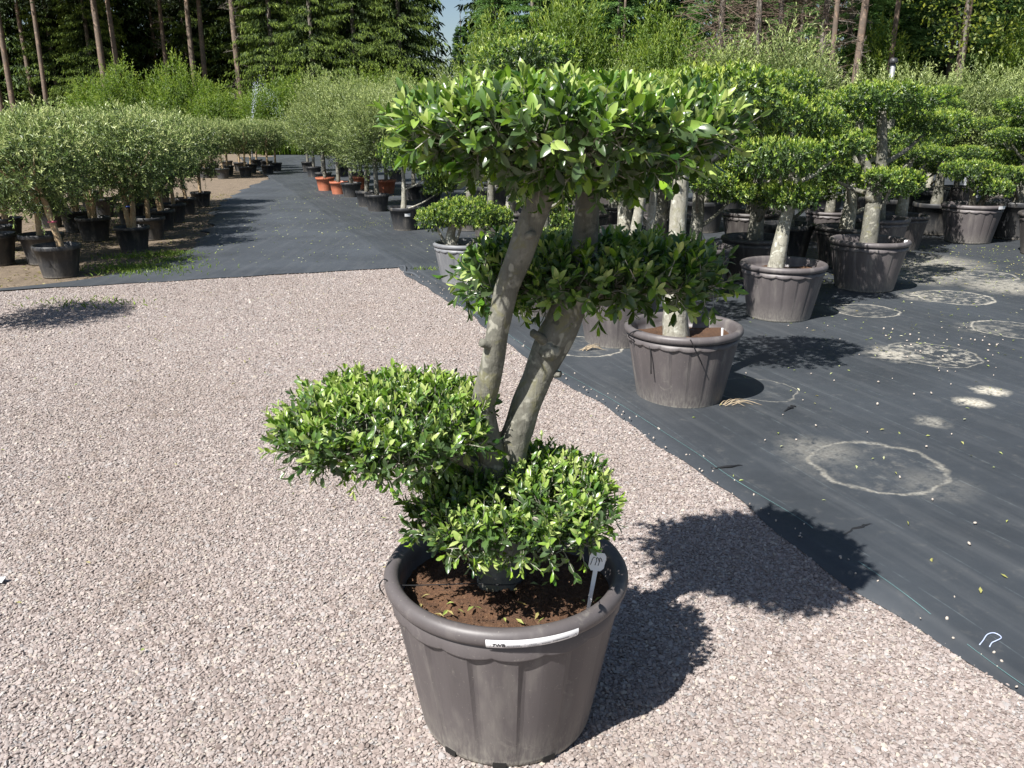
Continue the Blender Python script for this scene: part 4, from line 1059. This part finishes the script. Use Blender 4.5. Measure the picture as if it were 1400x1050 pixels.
for i, x in enumerate(bx):
    hh = 2.6 + 1.2 * rs.random() + (.6 if x < -17 else 0)
    lab = ORD[i] + ' bright green feathery bush from the left in the hedge row closing the path'
    bush(x, 45.5 + rs.uniform(-1, 1.2), 3.2, hh, lab, 'hedge row at the end of the path', i)
for i, (x, y, w, h, lab) in enumerate([(6.2, 27, 3.0, 3.3, 'yellow-green bush below the larches behind the cloud-pruned tops'), (3.6, 29, 2.6, 2.6, 'smaller olive-green bush left of the yellow-green one below the larches')]):
    bush(x, y, w, h, lab, None, i + 1)
for i, (x, y, w, h, lab) in enumerate([(-.5, 41, 4.2, 5.6, 'fresh green leafy tree just right of the gap of sky'), (2.6, 42, 4.6, 6.8, 'tall fresh green leafy tree above the foreground crown'), (6.6, 41, 4.4, 5.8, 'fresh green leafy tree in front of the larches, right of the foreground crown'), (16.5, 40, 4.2, 5.0, 'fresh green leafy tree beside the dark stem at the right'), (22.5, 39, 4.6, 5.4, 'fresh green leafy tree at the right edge of the wood')]):
    bush(x, y, w, h, lab, 'leafy trees at the wood edge', i)
# reeds / tall ornamental grass at the end of the path
rng = np.random.default_rng(77); n = 2600
P = np.stack([rng.uniform(-12.6, -7.5, n), rng.uniform(42.2, 43.6, n), np.full(n, -.02)], -1)
V, F, t = leaves(P, np.array([0, 0, 1.0]) + rng.normal(size=(n, 3)) * [.12, .12, 0], np.array([0, -1.0, 0]) + rng.normal(size=(n, 3)) * .5, rng.uniform(.6, 1.15, n), rng.uniform(.02, .05, n), rng.uniform(.3, 1, n), LEAF_LO)
tag(link('tall_grass', Soup().add(V, F, t).mesh('tall_grass'), MT['grass']), 'strip of tall pale green grass closing off the path', 'tall grass', kind='stuff')

def conifer(seed, H, R, kind, z0=.4, dens=1.0, wd=1.0):
    """layers of drooping boughs with hanging sprays -> leaf mesh"""
    rng = np.random.default_rng(seed); Ps, As, Ns, Ls, Ws, Ts = [], [], [], [], [], []
    spruce = kind == 'spruce'
    z = z0
    while z < H - .3:
        k = rng.integers(5, 8); zz = z / H
        for b in range(k):
            az = rng.uniform(0, 6.283); L = R * (1 - zz) ** .75 * rng.uniform(.65, 1.1) + .25
            o = np.array([math.cos(az), math.sin(az), 0]); sd = np.array([-math.sin(az), math.cos(az), 0])
            m = int((30 + L * 42) * dens)
            t = rng.uniform(.12, 1, m) ** .8
            dz = (-.10 * L * t + -.22 * L * t ** 2 + .12 * L * t ** 3) if spruce else (.10 * L * t - .12 * L * t ** 2)
            p = o * (L * t)[:, None] + np.array([0, 0, z]) + np.stack([np.zeros(m), np.zeros(m), dz + rng.normal(0, .05, m)], -1)
            p += sd * (rng.normal(0, .16, m) * L * t * .8)[:, None]
            s = rng.choice([-1, 1], m)[:, None]
            a = o * .55 + sd * s * rng.uniform(.2, .9, (m, 1)) + np.array([0, 0, 1]) * (rng.uniform(-1.3, -.25, (m, 1)) if spruce else rng.uniform(-.35, .35, (m, 1)))
            Ps.append(p); As.append(a); Ns.append(np.array([0, 0, 1.0]) + rng.normal(size=(m, 3)) * .45)
            Ls.append(rng.uniform(.12, .30, m) * (1.0 if spruce else .85) * (1 + .6 * (wd - 1))); Ws.append(rng.uniform(.022, .055, m) * wd); Ts.append(np.clip(t * .75 + rng.normal(0, .18, m), 0, 1))
        z += rng.uniform(.16, .30)
    V, F, t = leaves(*map(np.concatenate, (Ps, As, Ns, Ls, Ws, Ts)), LEAF_LO)
    return V, F, t
def con_mesh(seed, H, R, kind, mat, dens=1.0):
    V, F, t = conifer(seed, H, R, kind, .4, dens); me = Soup().add(V, F, t).mesh(kind + '_needles'); me.materials.append(mat); return me
SPR = [con_mesh(700 + k, 13 + k, 2.7 + .25 * k, 'spruce', MT['spruce']) for k in range(4)]
LAR = [con_mesh(720 + k, 12 + k, 2.6, 'larch', MT['larch'], 1.7) for k in range(3)]
def trunk_mesh(nm, H, r, seed, mat):
    rs = random.Random(seed)
    V, F = tube([(0, 0, -.3), (rs.uniform(-.1, .1), 0, H * .35), (rs.uniform(-.15, .15), rs.uniform(-.1, .1), H * .7), (0, 0, H)], [r * 1.15, r, r * .7, r * .15], 9, 4, .05, seed)
    me = Soup().add(V, F).mesh(nm, True); me.materials.append(mat); return me
T_GREY = [trunk_mesh('conifer_trunk', 13, .17, k, MT['bark_grey']) for k in range(3)]
T_PINE = [trunk_mesh('pine_trunk', 19, .155, 40 + k, MT['bark_pine']) for k in range(4)]
# pine crowns: needle tufts high on the stem
PIN = []
for k in range(3):
    rng = np.random.default_rng(740 + k); n = 3800
    cl = np.stack([rng.normal(0, 1.2, 34), rng.normal(0, 1.2, 34), rng.uniform(8.2, 18.5, 34)], -1)
    c = cl[rng.integers(0, 34, n)] + rng.normal(size=(n, 3)) * [.55, .55, .32]
    V, F, t = leaves(c, rand_dirs(rng, n) + [0, 0, .3], rand_dirs(rng, n), rng.uniform(.22, .4, n), rng.uniform(.06, .12, n), rng.uniform(0, 1, n), LEAF_LO)
    S = Soup().add(V, F, t); me = S.mesh('pine_needles'); me.materials.append(MT['pine']); PIN.append(me)
def dead_branches(seed, z0, z1, n, L):
    rng = np.random.default_rng(seed); az = rng.uniform(0, 6.28, n); z = rng.uniform(z0, z1, n); l = rng.uniform(.4, 1, n) * L
    A = np.stack([np.zeros(n), np.zeros(n), z], -1); B = np.stack([np.cos(az) * l, np.sin(az) * l, z + rng.uniform(-.55, .6, n) * l], -1)
    S = Soup().add(*needles(A, B, .014, seed))
    t = rng.uniform(.2, 1, (n, 9)); Pm = A[:, None] * (1 - t[..., None]) + B[:, None] * t[..., None]
    Pm = Pm.reshape(-1, 3); Q = Pm + rand_dirs(rng, len(Pm)) * rng.uniform(.15, .5, (len(Pm), 1)) * [1, 1, .6]
    S.add(*needles(Pm, Q, .007, seed + 1)); return S
MT['twig_brown'] = plain('dead_twigs', (.16, .115, .085), .9, 3, .3)
DEAD = dead_branches(3, 1.2, 10, 46, 1.0).mesh('dead_branches'); DEAD.materials.append(MT['bark_grey'])
BARE = [dead_branches(30 + k, .6, 12, 420, 2.1).mesh('bare_twigs') for k in range(2)]
for m_ in BARE: m_.materials.append(MT['twig_brown'])

def pine(x, y, label, k=0, s=1.0, lean=0.0, dead=True, mat=T_PINE):
    r = empty('pine_tree', (x, y, -.02), k * 1.1, label, 'tree', 'tall bare-stemmed pines')
    r.rotation_euler = (0, lean, k * 0.0)
    link('trunk', mat[k % len(mat)], None, r, (0, 0, 0), (0, 0, k), (s, s, 1))
    link('crown', PIN[k % 3], None, r, (0, 0, 0), (0, 0, k * 2.1))
    if dead: link('dead_branches', DEAD, None, r, (0, 0, 0), (0, 0, k * .9))
def conif(x, y, label, kind, k=0, s=1.0, group=None):
    r = empty({'spruce': 'spruce_tree', 'larch': 'larch_tree', 'bare': 'bare_tree'}[kind], (x, y, -.02), k * 1.7, label, 'tree', group)
    link('trunk', T_GREY[k % 3], None, r, (0, 0, 0), (0, 0, 0), (s * .9, s * .9, s))
    me = SPR[k % 4] if kind == 'spruce' else LAR[k % 3] if kind == 'larch' else BARE[k % 2]
    link('crown', me, None, r, (0, 0, 0), (0, 0, 0), (s, s, s))
pines = [(-31.6, 54, 'pale pine stem nearest the left edge of the photo', 1.0), (-30.3, 53, 'pale straight pine stem second from the left edge', 1.0), (-30.6, 56, 'orange pine stem third from the left edge', .8), (-27.8, 52, 'thin dark pine stem standing alone left of the close pair', .8),
         (-23.9, 51.5, 'grey stem of the close pair of pines, the left one', 1.1), (-23.3, 52.3, 'orange-tinged stem of the close pair of pines, the right one', .9), (-24.2, 60, 'slender short-lit pine stem right behind the close pair', .7), (-21.8, 56, 'thin reddish pine stem in the dark centre of the left wood', .8),
         (-19.1, 53, 'reddish twin pine stem, left of the touching two', .95), (-18.7, 53.6, 'reddish twin pine stem, right of the touching two', .9), (-15.4, 50, 'grey pine stem with bare side branches beside the dense spruces', 1.0), (-29.0, 59, 'slim orange pine stem deep in the left wood', .7),
         (5.7, 46, 'thin grey stem among the larches in the centre', .45), (12.85, 35.5, 'slim pale stem left of the thick brown trunk among bare larches', .65), (13.6, 35, 'thick straight brown trunk among the bare larches', .85), (16.6, 39, 'dark stem right of the thick brown trunk', .7), (18.2, 36, 'pale trunk under the yellow-leaved branches at the right', .95)]
for i, (x, y, lab, s) in enumerate(pines): pine(x, y, lab, i, s, [0, .01, -.015, .02, .01, -.01, .015, 0][i % 8], i in (10, 13, 14, 7))
GW = 'dark spruces of the left wood'
sp = [(-13.6, 50.5, 1), (-11.2, 49.5, 0), (-8.8, 50.2, 2), (-6.4, 50.5, 3)]
for i, (x, y, k) in enumerate(sp):
    conif(x, y, ['dense spruce with hanging boughs beside the grey bare-branched pine', 'dense spruce second right of the grey bare-branched pine', 'dense spruce above the hedge, third right of the grey pine', 'pine-like brownish spruce beside the gap of sky'][i], 'spruce', k, 1.0, 'dense spruces above the hedge')
for i, (x, y) in enumerate([(-33, 58), (-29.5, 57), (-26.5, 56), (-22, 60), (-25, 61), (-19, 61), (-16.2, 58), (-36, 57), (-14, 56)]):
    conif(x, y, 'dark spruce between the pine stems of the left wood', 'spruce', i, .9 + .03 * (i % 3), GW)
for i, (x, y, s) in enumerate([(-3.0, 52, .58), (-.9, 50, .85), (1.2, 48, .9), (3.4, 50, 1.0), (5.6, 47, .95), (8.2, 49, 1.05), (10.4, 46, .95), (12.8, 49, 1.0)]):
    conif(x, y, ORD[i] + ' soft blue-green larch counting right from the gap of sky', 'larch', i, s, 'larches behind the centre')
for i, (x, y) in enumerate([(8.8, 38), (10.2, 37.2), (11.6, 38.5), (13.2, 38)]):
    conif(x, y, ORD[i] + ' leafless brown twiggy larch from the left, right of the green larches', 'bare', i, .95, 'bare brown larches')
for i, (x, y) in enumerate([(15.8, 42), (18.2, 43), (20.6, 41.5), (23.2, 42.5), (19.4, 46), (25.6, 41.5), (28, 43), (15, 46.5), (30.5, 42)]):
    conif(x, y, ORD[[0, 2, 4, 5, 3, 6, 7, 1, 8][i]] + ' soft green conifer from the left in the right-hand wood', 'larch', i, .95, 'spruces of the right wood')  # spruces in paler larch needles, so sunlight is put into their colour
# leafy yellow-green tree at the pale trunk
rng = np.random.default_rng(91); n = 1500
cl = np.stack([rng.normal(0, 1.3, 22), rng.normal(0, .9, 22), rng.uniform(4.2, 8.6, 22)], -1)
cc = cl[rng.integers(0, 22, n)] + rng.normal(size=(n, 3)) * [.5, .45, .3]
V, F, t = leaves(cc, rand_dirs(rng, n), np.array([0, 0, 1.0]) + rng.normal(size=(n, 3)) * .7, rng.uniform(.1, .2, n), rng.uniform(.08, .15, n), rng.uniform(0, 1, n), LEAF_LO)
r = empty('maple_tree', (17.6, 34.8, -.02), 0, 'yellow-green leafy young tree spreading in front of the right wood', 'tree')
link('crown', Soup().add(V, F, t).mesh('maple_leaves'), MT['yellow_leaf'], r)
V, F = tube([(0, 0, 0), (.1, 0, 3), (0, .1, 6.5), (.1, 0, 8.4)], [.09, .075, .05, .02], 7, 3, .06)
link('trunk', Soup().add(V, F).mesh('maple_trunk', True), MT['bark_grey'], r)
# the depth of the wood behind, which reads as one mass
S = Soup(); rs = random.Random(31)
prot = [conifer(760 + k, 15, 2.4, 'spruce', .2, .2, 2.6) for k in range(3)]
k = 0
for row, (y0, n_) in enumerate(((60, 34), (65, 30))):
    for i in range(n_):
        x = -48 + i * (100 / n_) + rs.uniform(-1.2, 1.2)
        if -5.6 < x < -2.6: continue
        V, F, t = prot[k % 3]; k += 1
        a_ = rs.uniform(0, 6.28); Rm = np.array([[math.cos(a_), -math.sin(a_), 0], [math.sin(a_), math.cos(a_), 0], [0, 0, 1]])
        S.add(V @ Rm.T * [1.35, 1.35, 1.1] + np.array([x, y0 + rs.uniform(-2, 2) - (10 if x > 12 else 0), 0]), F, t * .6)
tag(link('forest', S.mesh('forest'), MT['spruce']), 'dark mass of conifers deep in the wood behind', 'forest', kind='stuff')

# ------------------------------------------------------------------ small things
# sprinkler with its jet over the far olives
r = empty('sprinkler', (-10.9, 36, -.02), 0, 'sprinkler throwing a thin white jet over the far olives', 'sprinkler')
V, F = tube([(0, 0, 0), (0, 0, 1.0), (0, 0, 1.5)], [.03, .025, .02], 8, 2); link('riser', Soup().add(V, F).mesh('riser', True), MT['metal'], r)
V, F = tube([(-.03, 0, 1.5), (.05, 0, 1.58), (.12, 0, 1.7)], [.03, .025, .015], 8, 2); link('nozzle', Soup().add(V, F).mesh('nozzle', True), MT['white'], r)
M = Mat('water_drops'); MT['water'] = M.done(M.principled(Base_Color=(.75, .82, .9), Roughness=.1))
rng = np.random.default_rng(14); n = 170
t = rng.random(n) ** .8; P = np.stack([.1 + .34 * t + rng.normal(0, .03 + .05 * t, n), rng.normal(0, .05, n), 1.6 + 1.5 * t], -1)
m2 = 420; q = rng.random(m2); P2 = np.stack([.45 + 1.2 * q + rng.normal(0, .12, m2), rng.normal(0, .1, m2), 3.0 - 1.9 * q ** 2 + rng.normal(0, .25, m2) - .3 * q], -1)
V, F, tt_ = leaves(np.vstack([P, P2]), np.array([.2, 0, 1.0]) + rng.normal(size=(n + m2, 3)) * .3, rand_dirs(rng, n + m2), np.concatenate([rng.uniform(.03, .09, n), rng.uniform(.02, .05, m2)]), np.concatenate([rng.uniform(.008, .016, n), rng.uniform(.004, .009, m2)]), np.ones(n + m2), LEAF_LO)
link('water_jet', Soup().add(V, F, tt_).mesh('water_jet'), MT['water'], r)['kind'] = 'stuff'
# post with pale cap behind the right rows
r = empty('post', (9.47, 22, -.02), 0, 'grey post with dark cap standing above the right-hand olives', 'post')
V, F = tube([(0, 0, 0), (0, 0, 1.5), (0, 0, 3.0)], [.06, .06, .06], 10, 1); link('pole', Soup().add(V, F).mesh('pole', True), MT['metal'], r)
V, F = tube([(0, 0, 2.98), (0, 0, 3.05), (0, 0, 3.12)], [.10, .105, .07], 10, 1); link('cap', Soup().add(V, F).mesh('cap', True), MT['pot_black'], r)

# scrap of twine
u0, v0 = to_local(1.53, 2.29)
Px = [(1.496, 2.271), (1.518, 2.291), (1.545, 2.318), (1.571, 2.33), (1.585, 2.322), (1.583, 2.303), (1.558, 2.287), (1.54, 2.279), (1.522, 2.26)]
P = [(x, y, fz(*to_local(x, y)) + .006 + .003 * math.sin(i * .8) ** 2) for i, (x, y) in enumerate(Px)]
V, F = tube(P, [.0019] * len(P), 6, 5); tag(link('twine', Soup().add(V, F).mesh('twine', True), MT['twine']), 'curled scrap of pale blue twine near the lower right fabric edge', 'twine')
# straw-like root wisps beside the scuffed pot
def wisps(x, y, n, seed, label, z=.02):
    rs = np.random.default_rng(seed); S = Soup()
    for i in range(n):
        a_ = rs.uniform(-.6, 1.0); L = rs.uniform(.08, .2); b = np.array([x, y, z]) + rs.normal(size=3) * [.03, .02, .004]
        V, F = tube([b, b + [math.cos(a_) * L * .5, math.sin(a_) * L * .4, .025], b + [math.cos(a_) * L, math.sin(a_) * L * .8, .004]], [.003, .0025, .0015], 5, 4); S.add(V, F)
    tag(link('dry_roots', S.mesh('dry_roots', True), MT['root']), label, 'dry roots')
wisps(1.26, 4.63, 9, 2, 'tuft of dry straw-coloured roots at the right foot of the scuffed pot')
wisps(.55, 5.85, 9, 5, 'tuft of dry straw-coloured roots left of the half-hidden taupe pot')

# fallen leaves and pale grit on the fabric and gravel
rng = np.random.default_rng(17)
def scatter(n, xr, yr, zf, Lr, tone, keep):
    x = rng.uniform(*xr, n); y = rng.uniform(*yr, n); k = keep(x, y); x, y = x[k], y[k]; m = len(x)
    P = np.stack([x, y, zf(x, y)], -1)
    return leaves(P, rand_dirs(rng, m) * [1, 1, .12], np.array([0, 0, 1.0]) + rng.normal(size=(m, 3)) * .3, rng.uniform(*Lr, m), rng.uniform(Lr[0] * .35, Lr[1] * .42, m), rng.uniform(*tone, m), LEAF_LO)
def on_fab(x, y):
    u, v = to_local(x, y); return (u > .1)
zfab = lambda x, y: fz(*to_local(x, y)) + .009
S = Soup()
S.add(*scatter(240, (1.0, 6), (2.0, 7), zfab, (.014, .034), (.45, 1), on_fab))
S.add(*scatter(420, (2.4, 7), (5.5, 9), zfab, (.014, .032), (.4, 1), lambda x, y: on_fab(x, y)))
S.add(*scatter(1100, (3.2, 7.5), (8.4, 11.2), zfab, (.014, .036), (.3, .9), on_fab))
S.add(*scatter(900, (-2.6, -1.0), (12.6, 15.5), lambda x, y: np.full(len(x), .022), (.012, .035), (.4, .75), lambda x, y: np.abs(y - 13.9 - .5 * np.sin(x * 3)) < .45))
S.add(*scatter(1100, (-5, -.2), (9.7, 22), lambda x, y: np.full(len(x), .022), (.015, .04), (.4, 1), lambda x, y: (x > -4.6 - (y - 10) * .17)))
tag(link('fallen_leaves', S.mesh('fallen_leaves'), MT['dry']), 'dry and green fallen leaves scattered over the dark fabric', 'fallen leaves', kind='stuff')
S = Soup()
S.add(*scatter(70, (-3, 1.4), (1.4, 6), lambda x, y: np.full(len(x), .016), (.014, .03), (.3, .8), lambda x, y: to_local(x, y)[0] < -.05))
S.add(*scatter(160, (-5, -1), (5, 9), lambda x, y: np.full(len(x), .018), (.014, .03), (.3, .9), lambda x, y: to_local(x, y)[1] < -.1))
tag(link('fallen_leaves', S.mesh('fallen_leaves'), MT['dry']), 'few green and dry leaves lying on the gravel', 'fallen leaves', kind='stuff')
# pale pebbles kicked onto the fabric
rs = np.random.default_rng(23); S = Soup()
bm = bmesh.new(); bmesh.ops.create_icosphere(bm, subdivisions=1, radius=1)
IV = np.array([v.co for v in bm.verts]); IF = np.array([[v.index for v in f.verts] for f in bm.faces]); bm.free()
for i in range(130):
    x, y = (rs.uniform(1.1, 4.6), rs.uniform(1.9, 6.6)) if i < 85 else (rs.uniform(2.8, 4.0), rs.uniform(5.2, 6.6))
    if to_local(x, y)[0] < .04: continue
    s = rs.uniform(.004, .0095); R3 = np.array(Euler(rs.uniform(0, 6, 3)).to_matrix())
    S.add((IV * [1.2, .9, .65]) @ R3.T * s + np.array([x, y, zfab(x, y) - .002 + s * .4]), IF)
for i in range(130):
    v_ = rs.uniform(-9.0, -.3); u_ = abs(rs.normal(0, .06)) + .005
    s = rs.uniform(.003, .007); R3 = np.array(Euler(rs.uniform(0, 6, 3)).to_matrix()); x, y = to_world(u_, v_)
    S.add((IV * [1.2, .9, .65]) @ R3.T * s + np.array([x, y, fz(u_, v_) + (1 - u_ / .5) * (.012 + .010 * math.sin(v_ * 3.3)) + s * .3]), IF)
tag(link('stray_pebbles', S.mesh('stray_pebbles', True), plain('pale_pebble', (.40, .35, .30), .8, 60, .25)), 'pale pebbles kicked onto the dark fabric', 'pebbles', kind='stuff')
# grass tufts at the path edge
S = Soup()
for x, y, r_, n in ((-4.38, 10.55, .22, 420), (-4.30, 9.55, .34, 700), (-4.15, 9.25, .3, 420), (-4.05, 10.05, .2, 260), (-4.75, 10.3, .2, 200), (-3.95, 7.55, .3, 120), (-.95, 9.35, .1, 80)):
    P = np.stack([x + rng.normal(0, r_, n), y + rng.normal(0, r_ * .5, n), np.full(n, -.01)], -1)
    S.add(*leaves(P, np.array([0, 0, .8]) + rng.normal(size=(n, 3)) * [.7, .7, .1], rand_dirs(rng, n), rng.uniform(.03, .08, n), rng.uniform(.006, .012, n), rng.uniform(.2, 1, n), LEAF_LO))
tag(link('grass', S.mesh('grass'), MT['grass']), 'bright green grass tufts along the left edge of the fabric path', 'grass', kind='stuff')
# needles and chips on the soil under the left olives
n = 5000
P = np.stack([rng.uniform(-9, -4.2, n), rng.uniform(8.0, 20, n), np.full(n, -.012)], -1)
P = P[P[:, 0] < -4.3 - np.clip(P[:, 1] - 10.6, 0, 20) * .2]
m = len(P)
V, F, t = leaves(P, rand_dirs(rng, m) * [1, 1, .1], np.array([0, 0, 1.0]) + rng.normal(size=(m, 3)) * .4, rng.uniform(.02, .06, m), rng.uniform(.006, .02, m), rng.uniform(0, .55, m), LEAF_LO)
tag(link('leaf_litter', Soup().add(V, F, t).mesh('leaf_litter'), MT['dry']), 'brown leaf litter under the left olives', 'leaf litter', kind='stuff')
# white scrap at the left edge of the gravel
V = np.array([(-1.222, 2.605, .012), (-1.19, 2.60, .016), (-1.192, 2.63, .02), (-1.22, 2.635, .015), (-1.222, 2.605, .008), (-1.19, 2.60, .012), (-1.192, 2.63, .016), (-1.22, 2.635, .011)]) + np.array([-.672, .06, 0])
tag(link('paper_scrap', mesh('paper_scrap', V, [(0, 1, 2, 3), (7, 6, 5, 4), (0, 4, 5, 1), (1, 5, 6, 2), (2, 6, 7, 3), (3, 7, 4, 0)]), MT['white']), 'small white scrap on the gravel at the left edge', 'scrap')
